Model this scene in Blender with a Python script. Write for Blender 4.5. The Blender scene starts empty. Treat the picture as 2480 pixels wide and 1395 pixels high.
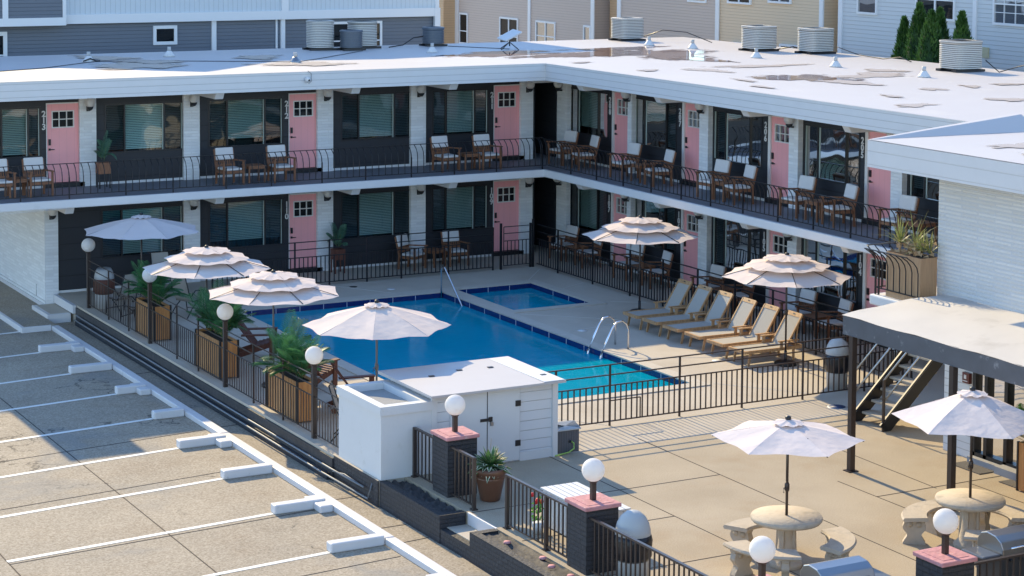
import bpy, bmesh, math, random
from mathutils import Vector, Matrix
R = random.Random(7)
scene = bpy.context.scene
col = scene.collection
rad = math.radians
# ------------------------------------------------------------------ camera, sky, sun
cam_d = bpy.data.cameras.new('camera'); cam = bpy.data.objects.new('camera', cam_d); col.objects.link(cam)
scene.camera = cam
cam_d.sensor_width = 36.0; cam_d.lens = 71.83; cam_d.shift_y = -0.2298; cam_d.clip_end = 600; cam_d.clip_start = 0.5
_yaw, _pit, _rol = 0.50220002, 0.0692985, 0.00640203
fw = Vector((math.sin(_yaw)*math.cos(_pit), math.cos(_yaw)*math.cos(_pit), -math.sin(_pit)))
rt = Vector((math.cos(_yaw), -math.sin(_yaw), 0)); up = rt.cross(fw)
rt, up = math.cos(_rol)*rt+math.sin(_rol)*up, -math.sin(_rol)*rt+math.cos(_rol)*up
m3 = Matrix((rt, up, -fw)).transposed()
cam.matrix_world = Matrix.Translation((-26.9326, -47.1903, 9.5478)) @ m3.to_4x4()
SUN_EL = 29.6; SUN_AZ = 1.0      # azimuth from +Y towards +X
w = bpy.data.worlds.new('World'); scene.world = w; w.use_nodes = True
nt = w.node_tree; bg = nt.nodes['Background']
sky = nt.nodes.new('ShaderNodeTexSky'); sky.sky_type = 'NISHITA'; sky.sun_disc = False
sky.sun_elevation = rad(SUN_EL); sky.sun_rotation = rad(SUN_AZ); sky.ozone_density = 3.0; sky.air_density = 1.0; sky.dust_density = 0.0
nt.links.new(sky.outputs[0], bg.inputs[0]); bg.inputs[1].default_value = 0.15
sl = bpy.data.lights.new('sun', 'SUN'); so = bpy.data.objects.new('sun', sl); col.objects.link(so)
sl.energy = 2.75; sl.angle = rad(0.5); sl.color = (1.0, 0.80, 0.47)
sd = Vector((math.sin(rad(SUN_AZ))*math.cos(rad(SUN_EL)), math.cos(rad(SUN_AZ))*math.cos(rad(SUN_EL)), math.sin(rad(SUN_EL))))
so.rotation_euler = sd.to_track_quat('Z', 'Y').to_euler(); so.location = (0, 40, 40)
scene.view_settings.view_transform = 'Standard'; scene.view_settings.look = 'None'
scene.view_settings.exposure = 1.34; scene.view_settings.gamma = 1.0
scene.render.engine = 'CYCLES'
scene.cycles.max_bounces = 8; scene.cycles.diffuse_bounces = 5; scene.cycles.transparent_max_bounces = 12; scene.cycles.caustics_reflective = False; scene.cycles.caustics_refractive = False
# ------------------------------------------------------------------ materials
MATS = {}
def mat(name, colr, rough=0.7, metal=0.0, var=0.0, vscale=3.0, bump=0.0, bscale=40.0, spec=0.5, dirt=None, dscale=1.0, dlo=0.55, dhi=0.7, trans=0.0, coat=0.0):
    if name in MATS: return MATS[name]
    m = bpy.data.materials.new(name); m.use_nodes = True; N = m.node_tree.nodes; L = m.node_tree.links
    b = N['Principled BSDF']; b.inputs['Roughness'].default_value = rough; b.inputs['Metallic'].default_value = metal
    b.inputs['Specular IOR Level'].default_value = spec; b.inputs['Coat Weight'].default_value = coat
    b.inputs['Base Color'].default_value = (*colr, 1)
    geo = N.new('ShaderNodeNewGeometry'); last = None
    if var > 0:
        n = N.new('ShaderNodeTexNoise'); n.inputs['Scale'].default_value = vscale; n.inputs['Detail'].default_value = 6
        L.new(geo.outputs['Position'], n.inputs['Vector'])
        mx = N.new('ShaderNodeMix'); mx.data_type = 'RGBA'
        mx.inputs[6].default_value = (*[c*(1-var) for c in colr], 1); mx.inputs[7].default_value = (*[min(1, c*(1+var)) for c in colr], 1)
        L.new(n.outputs['Fac'], mx.inputs[0]); last = mx.outputs[2]
    if dirt:
        n = N.new('ShaderNodeTexNoise'); n.inputs['Scale'].default_value = dscale; n.inputs['Detail'].default_value = 8; n.inputs['Roughness'].default_value = .6
        L.new(geo.outputs['Position'], n.inputs['Vector'])
        r = N.new('ShaderNodeMapRange'); r.inputs[1].default_value = dlo; r.inputs[2].default_value = dhi; L.new(n.outputs['Fac'], r.inputs[0])
        mx = N.new('ShaderNodeMix'); mx.data_type = 'RGBA'; L.new(r.outputs[0], mx.inputs[0])
        if last: L.new(last, mx.inputs[6])
        else: mx.inputs[6].default_value = (*colr, 1)
        mx.inputs[7].default_value = (*dirt, 1); last = mx.outputs[2]
    if last: L.new(last, b.inputs['Base Color'])
    if bump > 0:
        n = N.new('ShaderNodeTexNoise'); n.inputs['Scale'].default_value = bscale; n.inputs['Detail'].default_value = 4
        L.new(geo.outputs['Position'], n.inputs['Vector'])
        bp = N.new('ShaderNodeBump'); bp.inputs['Strength'].default_value = bump; bp.inputs['Distance'].default_value = 0.02
        L.new(n.outputs['Fac'], bp.inputs['Height']); L.new(bp.outputs[0], b.inputs['Normal'])
    MATS[name] = m; return m
def lined(name, colr, pitch, dark=0.7, line=0.12, rough=0.7, bump=0.6, axis=2, var=0.05, edge_soft=0.04, sawtooth=0.0, wob=0.0):
    """horizontal courses / laps / planks: a darker joint every `pitch` metres along one world axis"""
    if name in MATS: return MATS[name]
    m = bpy.data.materials.new(name); m.use_nodes = True; N = m.node_tree.nodes; L = m.node_tree.links
    b = N['Principled BSDF']; b.inputs['Roughness'].default_value = rough
    geo = N.new('ShaderNodeNewGeometry'); sx = N.new('ShaderNodeSeparateXYZ')
    if wob:
        nz = N.new('ShaderNodeTexNoise'); nz.inputs['Scale'].default_value = 6; L.new(geo.outputs['Position'], nz.inputs['Vector'])
        va = N.new('ShaderNodeVectorMath'); va.operation = 'SCALE'; va.inputs['Scale'].default_value = wob; L.new(nz.outputs['Color'], va.inputs[0])
        vb = N.new('ShaderNodeVectorMath'); vb.operation = 'ADD'; L.new(geo.outputs['Position'], vb.inputs[0]); L.new(va.outputs[0], vb.inputs[1]); L.new(vb.outputs[0], sx.inputs[0])
    else: L.new(geo.outputs['Position'], sx.inputs[0])
    d = N.new('ShaderNodeMath'); d.operation = 'DIVIDE'; d.inputs[1].default_value = pitch; L.new(sx.outputs[axis], d.inputs[0])
    f = N.new('ShaderNodeMath'); f.operation = 'FRACT'; L.new(d.outputs[0], f.inputs[0])
    r = N.new('ShaderNodeMapRange'); r.inputs[1].default_value = line; r.inputs[2].default_value = line+edge_soft; L.new(f.outputs[0], r.inputs[0])
    n = N.new('ShaderNodeTexNoise'); n.inputs['Scale'].default_value = 3; n.inputs['Detail'].default_value = 6; L.new(geo.outputs['Position'], n.inputs['Vector'])
    mv = N.new('ShaderNodeMix'); mv.data_type = 'RGBA'; mv.inputs[6].default_value = (*[c*(1-var) for c in colr], 1); mv.inputs[7].default_value = (*[min(1, c*(1+var)) for c in colr], 1); L.new(n.outputs['Fac'], mv.inputs[0])
    mx = N.new('ShaderNodeMix'); mx.data_type = 'RGBA'; mx.inputs[6].default_value = (*[c*dark for c in colr], 1); L.new(mv.outputs[2], mx.inputs[7]); L.new(r.outputs[0], mx.inputs[0])
    L.new(mx.outputs[2], b.inputs['Base Color'])
    bp = N.new('ShaderNodeBump'); bp.inputs['Strength'].default_value = bump; bp.inputs['Distance'].default_value = 0.02; L.new(r.outputs[0], bp.inputs['Height']); L.new(bp.outputs[0], b.inputs['Normal'])
    MATS[name] = m; return m
def brickmat(name, colr, mortar, w_=0.40, h_=0.075, ms=0.012, rough=0.8, bump=0.8, vertical='x', rough_bump=0.4, var=.15):
    if name in MATS: return MATS[name]
    m = bpy.data.materials.new(name); m.use_nodes = True; N = m.node_tree.nodes; L = m.node_tree.links
    b = N['Principled BSDF']; b.inputs['Roughness'].default_value = rough
    geo = N.new('ShaderNodeNewGeometry'); sx = N.new('ShaderNodeSeparateXYZ'); L.new(geo.outputs['Position'], sx.inputs[0])
    a = N.new('ShaderNodeMath'); a.operation = 'ADD'; L.new(sx.outputs[0], a.inputs[0]); L.new(sx.outputs[1], a.inputs[1])
    c = N.new('ShaderNodeCombineXYZ'); L.new(a.outputs[0], c.inputs[0]); L.new(sx.outputs[2], c.inputs[1])
    t = N.new('ShaderNodeTexBrick'); t.inputs['Scale'].default_value = 1; t.inputs['Brick Width'].default_value = w_; t.inputs['Row Height'].default_value = h_
    t.inputs['Mortar Size'].default_value = ms; t.inputs['Mortar Smooth'].default_value = .3
    t.inputs['Color1'].default_value = (*colr, 1); t.inputs['Color2'].default_value = (*[x*(1-var) for x in colr], 1); t.inputs['Mortar'].default_value = (*mortar, 1)
    L.new(c.outputs[0], t.inputs['Vector']); L.new(t.outputs['Color'], b.inputs['Base Color'])
    n = N.new('ShaderNodeTexNoise'); n.inputs['Scale'].default_value = 18; n.inputs['Detail'].default_value = 5; L.new(geo.outputs['Position'], n.inputs['Vector'])
    mm = N.new('ShaderNodeMath'); mm.operation = 'MULTIPLY_ADD'; mm.inputs[1].default_value = -1.0; L.new(t.outputs['Fac'], mm.inputs[0])
    m2 = N.new('ShaderNodeMath'); m2.operation = 'MULTIPLY'; m2.inputs[1].default_value = rough_bump; L.new(n.outputs['Fac'], m2.inputs[0]); L.new(m2.outputs[0], mm.inputs[2])
    bp = N.new('ShaderNodeBump'); bp.inputs['Strength'].default_value = bump; bp.inputs['Distance'].default_value = 0.02; L.new(mm.outputs[0], bp.inputs['Height']); L.new(bp.outputs[0], b.inputs['Normal'])
    MATS[name] = m; return m
def concrete(name, base, dark, speck=0.25, stain=(0.30, 0.22, 0.13), st=0.5, crack=True, sscale=60):
    m = bpy.data.materials.new(name); m.use_nodes = True; N = m.node_tree.nodes; L = m.node_tree.links
    b = N['Principled BSDF']; b.inputs['Roughness'].default_value = .85; b.inputs['Specular IOR Level'].default_value = .3
    geo = N.new('ShaderNodeNewGeometry')
    def noise(sc, det=6, ro=.55):
        n = N.new('ShaderNodeTexNoise'); n.inputs['Scale'].default_value = sc; n.inputs['Detail'].default_value = det; n.inputs['Roughness'].default_value = ro; L.new(geo.outputs['Position'], n.inputs['Vector']); return n
    def rng(src, lo, hi, o0=0, o1=1):
        r = N.new('ShaderNodeMapRange'); r.inputs[1].default_value = lo; r.inputs[2].default_value = hi; r.inputs[3].default_value = o0; r.inputs[4].default_value = o1; L.new(src, r.inputs[0]); return r.outputs[0]
    def mix(f, a, c, mode='MIX'):
        x = N.new('ShaderNodeMix'); x.data_type = 'RGBA'; x.blend_type = mode
        if isinstance(f, float): x.inputs[0].default_value = f
        else: L.new(f, x.inputs[0])
        for i, v in ((6, a), (7, c)):
            if isinstance(v, tuple): x.inputs[i].default_value = (*v, 1)
            else: L.new(v, x.inputs[i])
        return x.outputs[2]
    c = mix(rng(noise(.55).outputs['Fac'], .35, .65), base, dark)
    c = mix(rng(noise(.9, 8, .65).outputs['Color'], .52, .72, 0, st), c, stain)
    c = mix(rng(noise(sscale, 3, .7).outputs['Fac'], .3, .7), mix(speck, c, (0.02, 0.02, 0.02)), mix(speck*.5, c, (0.9, 0.85, 0.75)))
    if crack:
        v = N.new('ShaderNodeTexVoronoi'); v.feature = 'DISTANCE_TO_EDGE'; v.inputs['Scale'].default_value = .22
        nn = noise(1.6, 5); va = N.new('ShaderNodeVectorMath'); va.operation = 'SCALE'; va.inputs['Scale'].default_value = 1.1; L.new(nn.outputs['Color'], va.inputs[0])
        vb = N.new('ShaderNodeVectorMath'); vb.operation = 'ADD'; L.new(geo.outputs['Position'], vb.inputs[0]); L.new(va.outputs[0], vb.inputs[1]); L.new(vb.outputs[0], v.inputs['Vector'])
        msk = N.new('ShaderNodeMath'); msk.operation = 'MULTIPLY'; L.new(rng(v.outputs['Distance'], .0, .006, .85, 0), msk.inputs[0]); L.new(rng(noise(.5, 3).outputs['Fac'], .54, .60), msk.inputs[1])
        pm = N.new('ShaderNodeMath'); pm.operation = 'MULTIPLY'; L.new(rng(v.outputs['Distance'], .0, .06, .5, 0), pm.inputs[0]); L.new(rng(noise(.33, 2).outputs['Fac'], .54, .60), pm.inputs[1])
        c = mix(pm.outputs[0], c, tuple(x*.62 for x in (0.36, 0.36, 0.35)))
        c = mix(msk.outputs[0], c, (0.05, 0.045, 0.04))
    L.new(c, b.inputs['Base Color'])
    bp = N.new('ShaderNodeBump'); bp.inputs['Strength'].default_value = .35; bp.inputs['Distance'].default_value = .01; L.new(noise(sscale, 3).outputs['Fac'], bp.inputs['Height']); L.new(bp.outputs[0], b.inputs['Normal'])
    MATS[name] = m; return m
def glassmat(name, tint, refl=1.0, opac=0.0, rough=0.02):
    m = bpy.data.materials.new(name); m.use_nodes = True; N = m.node_tree.nodes; L = m.node_tree.links
    N.remove(N['Principled BSDF']); out = N['Material Output']
    t = N.new('ShaderNodeBsdfTransparent'); t.inputs[0].default_value = (*tint, 1)
    g = N.new('ShaderNodeBsdfGlossy'); g.inputs['Roughness'].default_value = rough; g.inputs['Color'].default_value = (refl, refl, refl, 1)
    fr = N.new('ShaderNodeFresnel'); fr.inputs[0].default_value = 1.75
    n = N.new('ShaderNodeTexNoise'); n.inputs['Scale'].default_value = 1.3; n.inputs['Detail'].default_value = 1; geo = N.new('ShaderNodeNewGeometry'); L.new(geo.outputs['Position'], n.inputs['Vector'])
    bp = N.new('ShaderNodeBump'); bp.inputs['Strength'].default_value = .12; bp.inputs['Distance'].default_value = .05; L.new(n.outputs['Fac'], bp.inputs['Height']); L.new(bp.outputs[0], g.inputs['Normal'])
    mx = N.new('ShaderNodeMixShader'); L.new(fr.outputs[0], mx.inputs[0]); L.new(t.outputs[0], mx.inputs[1]); L.new(g.outputs[0], mx.inputs[2])
    if opac > 0:
        d = N.new('ShaderNodeBsdfDiffuse'); d.inputs[0].default_value = (.02, .025, .03, 1); m3_ = N.new('ShaderNodeMixShader'); m3_.inputs[0].default_value = opac
        L.new(mx.outputs[0], m3_.inputs[1]); L.new(d.outputs[0], m3_.inputs[2]); L.new(m3_.outputs[0], out.inputs[0])
    else: L.new(mx.outputs[0], out.inputs[0])
    MATS[name] = m; return m
def clothmat(name, colr, tl=0.35):
    m = bpy.data.materials.new(name); m.use_nodes = True; N = m.node_tree.nodes; L = m.node_tree.links
    N.remove(N['Principled BSDF']); out = N['Material Output']; geo = N.new('ShaderNodeNewGeometry')
    n = N.new('ShaderNodeTexNoise'); n.inputs['Scale'].default_value = 2.2; n.inputs['Detail'].default_value = 5; L.new(geo.outputs['Position'], n.inputs['Vector'])
    mx = N.new('ShaderNodeMix'); mx.data_type = 'RGBA'; mx.inputs[6].default_value = (*[c*.92 for c in colr], 1); mx.inputs[7].default_value = (*[min(1, c*1.06) for c in colr], 1); L.new(n.outputs['Fac'], mx.inputs[0])
    d = N.new('ShaderNodeBsdfDiffuse'); t = N.new('ShaderNodeBsdfTranslucent'); L.new(mx.outputs[2], d.inputs[0]); L.new(mx.outputs[2], t.inputs[0])
    n2 = N.new('ShaderNodeTexNoise'); n2.inputs['Scale'].default_value = 5; n2.inputs['Detail'].default_value = 2; L.new(geo.outputs['Position'], n2.inputs['Vector'])
    bp = N.new('ShaderNodeBump'); bp.inputs['Strength'].default_value = .35; bp.inputs['Distance'].default_value = .05; L.new(n2.outputs['Fac'], bp.inputs['Height']); L.new(bp.outputs[0], d.inputs['Normal'])
    s = N.new('ShaderNodeMixShader'); s.inputs[0].default_value = tl; L.new(d.outputs[0], s.inputs[1]); L.new(t.outputs[0], s.inputs[2]); L.new(s.outputs[0], out.inputs[0])
    MATS[name] = m; return m
def woodmat(name, c1, c2, scale=3.0, rough=.6, axis=2):
    m = bpy.data.materials.new(name); m.use_nodes = True; N = m.node_tree.nodes; L = m.node_tree.links
    b = N['Principled BSDF']; b.inputs['Roughness'].default_value = rough
    tc = N.new('ShaderNodeTexCoord'); mp = N.new('ShaderNodeMapping'); s = [scale*9]*3; s[axis] = scale; mp.inputs['Scale'].default_value = s
    L.new(tc.outputs['Object'], mp.inputs[0]); n = N.new('ShaderNodeTexNoise'); n.inputs['Scale'].default_value = 1.5; n.inputs['Detail'].default_value = 6; L.new(mp.outputs[0], n.inputs['Vector'])
    r = N.new('ShaderNodeMapRange'); r.inputs[1].default_value = .3; r.inputs[2].default_value = .7; L.new(n.outputs['Fac'], r.inputs[0])
    mx = N.new('ShaderNodeMix'); mx.data_type = 'RGBA'; mx.inputs[6].default_value = (*c1, 1); mx.inputs[7].default_value = (*c2, 1); L.new(r.outputs[0], mx.inputs[0]); L.new(mx.outputs[2], b.inputs['Base Color'])
    MATS[name] = m; return m
def leafmat(name, c1, c2, sc=9.0, tl=.3):
    m = bpy.data.materials.new(name); m.use_nodes = True; N = m.node_tree.nodes; L = m.node_tree.links
    b = N['Principled BSDF']; b.inputs['Roughness'].default_value = .5
    geo = N.new('ShaderNodeNewGeometry'); n = N.new('ShaderNodeTexNoise'); n.inputs['Scale'].default_value = sc; n.inputs['Detail'].default_value = 2; L.new(geo.outputs['Position'], n.inputs['Vector'])
    r = N.new('ShaderNodeMapRange'); r.inputs[1].default_value = .35; r.inputs[2].default_value = .65; L.new(n.outputs['Fac'], r.inputs[0])
    mx = N.new('ShaderNodeMix'); mx.data_type = 'RGBA'; mx.inputs[6].default_value = (*c1, 1); mx.inputs[7].default_value = (*c2, 1); L.new(r.outputs[0], mx.inputs[0]); L.new(mx.outputs[2], b.inputs['Base Color'])
    t = N.new('ShaderNodeBsdfTranslucent'); L.new(mx.outputs[2], t.inputs[0]); ms = N.new('ShaderNodeMixShader'); ms.inputs[0].default_value = tl
    L.new(b.outputs[0], ms.inputs[1]); L.new(t.outputs[0], ms.inputs[2]); L.new(ms.outputs[0], N['Material Output'].inputs[0])
    MATS[name] = m; return m
WH = mat('white_paint', (.66, .66, .66), .55, var=.05, vscale=1.2, dirt=(.52, .52, .5), dscale=1.5, dlo=.62, dhi=.85)
FASC = lined('white_lap_fascia', (.62, .625, .635), .155, dark=.72, line=.06, rough=.45, bump=.3)
ROOFM = mat('white_membrane', (.55, .515, .50), .5, var=.05, vscale=.5, dirt=(.62, .58, .53), dscale=.8, dlo=.6, dhi=.8, bump=.15, bscale=3)
BRK = brickmat('white_brick', (.86, .87, .88), (.76, .77, .78), .40, .075, .010, bump=.7)
BRKD = brickmat('black_brick', (.035, .035, .042), (.022, .022, .026), .30, .07, .008, bump=1.0, rough=.7, rough_bump=.8)
STONE = brickmat('white_stone_cladding', (.70, .71, .70), (.58, .61, .64), .85, .07, .018, bump=.9, rough_bump=1.6)
BLK = lined('black_panel', (.022, .024, .030), .40, dark=.6, line=.03, rough=.55, bump=.2)
BLKM = mat('black_frame', (.016, .017, .020), .4)
BRZ = mat('dark_bronze', (.055, .042, .038), .35, metal=.3)
BIRON = mat('black_iron', (.014, .015, .019), .4, metal=.2)
RIRON = mat('brown_iron', (.05, .035, .033), .38, metal=.3)
PINK = lined('pink_door_paint', (.92, .40, .41), .19, dark=.88, line=.03, rough=.5, bump=.1, axis=0, var=.03)
PINKY = lined('pink_door_paint_side', (.92, .40, .41), .19, dark=.88, line=.03, rough=.5, bump=.1, axis=1, var=.03)
PSTONE = mat('pink_stone', (.52, .24, .25), .8, var=.3, vscale=7, dirt=(.60, .45, .42), dscale=8, dlo=.6, dhi=.75, bump=.8, bscale=14)
GREYF = mat('grey_walkway_paint', (.20, .21, .235), .7, var=.12, vscale=2.5)
WTRIM = mat('cream_trim', (.72, .69, .66), .55)
GL = glassmat('window_glass', (.74, .90, .90), 1.0)
GLS = glassmat('screened_glass', (.34, .44, .48), .8, opac=.25)
BLIND = mat('blind_slats', (.60, .68, .66), .6)
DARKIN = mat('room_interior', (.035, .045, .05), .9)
GLOBE = clothmat('opal_globe', (.92, .90, .88), .4)
WOODC = woodmat('acacia_wood', (.16, .065, .032), (.30, .14, .07), 3)
WOODT = woodmat('teak_wood', (.36, .20, .095), (.58, .36, .18), 3)
WOODD = woodmat('dark_red_wood', (.10, .032, .02), (.17, .06, .035), 3)
WOODP = woodmat('planter_slats', (.36, .17, .065), (.55, .29, .12), 2)
WOODO = woodmat('planter_ends', (.46, .19, .06), (.58, .27, .09), 2)
CUSH = mat('cream_cushion', (.66, .64, .62), .85, var=.05, vscale=8)
SLING = mat('grey_sling', (.40, .375, .335), .8, var=.05, vscale=30)
UMB = clothmat('cream_canvas', (.78, .67, .61), .12)
UMBW = clothmat('white_canvas', (.76, .68, .66), .12)
CHROME = mat('stainless', (.75, .76, .78), .15, metal=1.0)
STEEL = mat('brushed_steel', (.36, .37, .39), .34, metal=1.0)
ACB = mat('ac_beige', (.50, .48, .44), .5, var=.05); ACD = mat('ac_dark', (.10, .12, .15), .45); ACBL = lined('ac_louvres', (.58, .56, .52), .048, dark=.30, line=.36, rough=.5, bump=.5)
CAST = mat('cast_stone', (.50, .43, .34), .85, var=.14, vscale=6, dirt=(.30, .27, .22), dscale=5, dlo=.55, dhi=.8, bump=.5, bscale=22)
TERRA = mat('brown_glazed_pot', (.13, .06, .035), .35, var=.25, vscale=5)
GREYP = mat('grey_plastic', (.44, .45, .45), .5); GREYD = lined('grey_resin', (.10, .105, .12), .05, dark=.7, line=.15, axis=0, rough=.6)
BAG = mat('black_bag', (.012, .013, .018), .3, bump=1.0, bscale=9)
SOIL = mat('soil', (.035, .025, .018), .95, bump=1, bscale=20)
FABR = mat('weed_fabric', (.045, .042, .042), .75, var=.4, vscale=6, bump=1, bscale=7)
LEAF = leafmat('palm_leaf', (.03, .12, .05), (.08, .24, .09)); LEAFB = leafmat('palm_leaf_bright', (.05, .20, .02), (.14, .40, .05)); ARB = leafmat('arborvitae_leaf', (.02, .07, .012), (.07, .16, .03), 3.0, .15)
SPK = leafmat('spiky_leaf', (.16, .20, .06), (.36, .36, .14), 12); DRY = mat('dry_leaf', (.38, .27, .16), .8)
VARI = leafmat('variegated_leaf', (.03, .10, .03), (.62, .62, .42), 22, .1)
RED = mat('red_flower', (.75, .03, .03), .5)
PUD = mat('roof_puddle', (.20, .115, .09), .06, var=.3, vscale=.8, spec=.6)
STN = mat('roof_stain', (.30, .25, .20), .35, var=.3, vscale=2)
TILE = lined('navy_tile', (.006, .022, .12), .155, dark=1.0, line=.02, rough=.15, axis=0)
SHELL = mat('pool_plaster', (.25, .72, .84), .7, var=.06, vscale=.8)
COPE = mat('coping', (.52, .47, .40), .8, var=.12, vscale=5, bump=.3, bscale=30)
DECK = concrete('pool_deck_concrete', (.55, .485, .40), (.48, .42, .345), speck=.10, st=.25, crack=False, sscale=45)
PATIO = concrete('patio_concrete', (.47, .385, .275), (.385, .31, .215), speck=.25, st=.6, stain=(.36, .24, .13), crack=False, sscale=50)
PARK = concrete('parking_concrete', (.40, .322, .228), (.31, .25, .18), speck=.45, st=.75, stain=(.25, .165, .09), sscale=30)
JNT = mat('joint', (.05, .04, .035), .9); JNTL = mat('light_joint', (.60, .57, .52), .8)
LINE = mat('road_paint', (.78, .77, .74), .6, dirt=(.5, .46, .4), dscale=7, dlo=.6, dhi=.75)
KERBM = mat('kerb_paint', (.64, .63, .64), .55, var=.06, vscale=4, dirt=(.42, .40, .38), dscale=6, dlo=.64, dhi=.8)
# ------------------------------------------------------------------ mesh builder
ORG = {}
class MB:
    def __init__(s): s.v = []; s.f = []; s.sm = []
    def add(s, vs, fs, smooth=False):
        o = len(s.v); s.v += [tuple(v) for v in vs]; s.f += [tuple(i+o for i in f) for f in fs]; s.sm += [smooth]*len(fs); return s
    def box(s, x0, y0, z0, x1, y1, z1):
        x0, x1 = sorted((x0, x1)); y0, y1 = sorted((y0, y1)); z0, z1 = sorted((z0, z1))
        return s.add([(x0, y0, z0), (x1, y0, z0), (x1, y1, z0), (x0, y1, z0), (x0, y0, z1), (x1, y0, z1), (x1, y1, z1), (x0, y1, z1)],
                     [(0, 3, 2, 1), (4, 5, 6, 7), (0, 1, 5, 4), (1, 2, 6, 5), (2, 3, 7, 6), (3, 0, 4, 7)])
    def obox(s, c, a, b, d):
        c, a, b, d = map(Vector, (c, a, b, d)); vs = []
        for k in (-1, 1):
            for (i, j) in ((-1, -1), (1, -1), (1, 1), (-1, 1)): vs.append(c+a*i+b*j+d*k)
        return s.add(vs, [(0, 3, 2, 1), (4, 5, 6, 7), (0, 1, 5, 4), (1, 2, 6, 5), (2, 3, 7, 6), (3, 0, 4, 7)])
    def beam(s, p, q, w_, h_, upv=(0, 0, 1)):
        p, q = Vector(p), Vector(q); d = (q-p); u = Vector(upv); sd_ = d.cross(u)
        if sd_.length < 1e-5: sd_ = Vector((1, 0, 0))
        sd_.normalize(); u = sd_.cross(d).normalized()
        return s.obox((p+q)/2, d/2, sd_*w_/2, u*h_/2)
    def tube(s, pts, r, n=6, cap=True):
        pts = [Vector(p) for p in pts]; rs = r if isinstance(r, (list, tuple)) else [r]*len(pts); vs = []; fs = []
        for i, p in enumerate(pts):
            d = (pts[min(i+1, len(pts)-1)]-pts[max(i-1, 0)]).normalized()
            a = d.cross(Vector((0, 0, 1)) if abs(d.z) < .9 else Vector((1, 0, 0))).normalized(); b = d.cross(a)
            for k in range(n):
                t = 2*math.pi*k/n; vs.append(p+(a*math.cos(t)+b*math.sin(t))*rs[i])
        for i in range(len(pts)-1):
            for k in range(n): fs.append((i*n+k, i*n+(k+1) % n, (i+1)*n+(k+1) % n, (i+1)*n+k))
        if cap: fs.append(tuple(range(n))[::-1]); fs.append(tuple((len(pts)-1)*n+k for k in range(n)))
        return s.add(vs, fs, True)
    def lathe(s, prof, c=(0, 0, 0), n=16, smooth=True, sx=1, sy=1):
        vs = []; fs = []
        for (r, z) in prof:
            for k in range(n):
                t = 2*math.pi*k/n; vs.append((c[0]+r*sx*math.cos(t), c[1]+r*sy*math.sin(t), c[2]+z))
        for i in range(len(prof)-1):
            for k in range(n): fs.append((i*n+k, i*n+(k+1) % n, (i+1)*n+(k+1) % n, (i+1)*n+k))
        fs.append(tuple(range(n))[::-1]); fs.append(tuple((len(prof)-1)*n+k for k in range(n)))
        return s.add(vs, fs, smooth)
    def sphere(s, c, r, n=24, m=14):
        return s.lathe([(max(.002, r*math.sin(math.pi*i/m)), -r*math.cos(math.pi*i/m)) for i in range(m+1)], c, n)
    def poly(s, pts, smooth=False): return s.add(pts, [tuple(range(len(pts)))], smooth)
    def prism(s, pts, z0, z1):
        n = len(pts); vs = [(x, y, z0) for x, y in pts]+[(x, y, z1) for x, y in pts]
        return s.add(vs, [tuple(range(n))[::-1], tuple(range(n, 2*n))]+[(i, (i+1) % n, n+(i+1) % n, n+i) for i in range(n)])
    def each(s, name, m, parent=None, bevel=0):
        for i in range(0, len(s.v), 8):
            q = MB(); q.v = s.v[i:i+8]; q.f = [tuple(k-i for k in f) for f in s.f[i//8*6:i//8*6+6]]; q.sm = [False]*6; o = q.build(name, m, parent, bevel)
        return o
    def build(s, name, m, parent=None, bevel=0, loc=None, seg=2):
        me = bpy.data.meshes.new(name)
        if parent is not None: org = ORG.get(parent.name, Vector((0, 0, 0)))
        elif loc is not None: org = Vector(loc)
        else:
            xs = [v[0] for v in s.v]; ys = [v[1] for v in s.v]; zs = [v[2] for v in s.v]
            org = Vector(((min(xs)+max(xs))/2, (min(ys)+max(ys))/2, min(zs)))
        me.from_pydata([tuple(Vector(v)-org) for v in s.v], [], s.f)
        me.polygons.foreach_set('use_smooth', s.sm); me.materials.append(m)
        bm = bmesh.new(); bm.from_mesh(me); bmesh.ops.recalc_face_normals(bm, faces=bm.faces); bm.to_mesh(me); bm.free()
        o = bpy.data.objects.new(name, me); col.objects.link(o)
        if parent is not None: o.parent = parent
        else: o.location = org
        ORG[o.name] = org
        if bevel:
            b = o.modifiers.new('bevel', 'BEVEL'); b.width = bevel; b.segments = seg; b.limit_method = 'ANGLE'
        return o
def tag(o, label, cat, group=None):
    o['label'] = label; o['category'] = cat
    if group: o['group'] = group
    return o
def thing(name, label, cat, loc=(0, 0, 0), group=None):
    o = bpy.data.objects.new(name, None); col.objects.link(o); o.location = loc; o.empty_display_size = .2
    ORG[o.name] = Vector(loc); return tag(o, label, cat, group)
def struct(name, mb, m, kind='structure'):
    o = mb.build(name, m); o['kind'] = kind; return o
KIDS = {}
def kids(o): return [c for c in bpy.data.objects if c.parent == o]
def dup(root, loc, rz=0.0, label=None, group=None, sc=None):
    r = root.copy(); col.objects.link(r); r.location = loc; r.rotation_euler = (0, 0, rz)
    if sc: r.scale = sc
    if label: r['label'] = label
    if group: r['group'] = group
    if root.name not in KIDS: KIDS[root.name] = [(c, kids(c)) for c in kids(root)]
    for ch, gs in KIDS[root.name]:
        c = ch.copy(); col.objects.link(c); c.parent = r
        for g_ in gs:
            d = g_.copy(); col.objects.link(d); d.parent = c
    return r
def put(first, flag, loc, rz, label, group):
    """the first placement moves the master itself, later ones copy it"""
    if not flag.get(first.name):
        if first.name not in KIDS: KIDS[first.name] = [(c, kids(c)) for c in kids(first)]
        flag[first.name] = 1; first.location = loc; first.rotation_euler = (0, 0, rz); first['label'] = label
        if group: first['group'] = group
        return first
    return dup(first, loc, rz, label, group)
USED = {}
exec_parts = []
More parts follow.
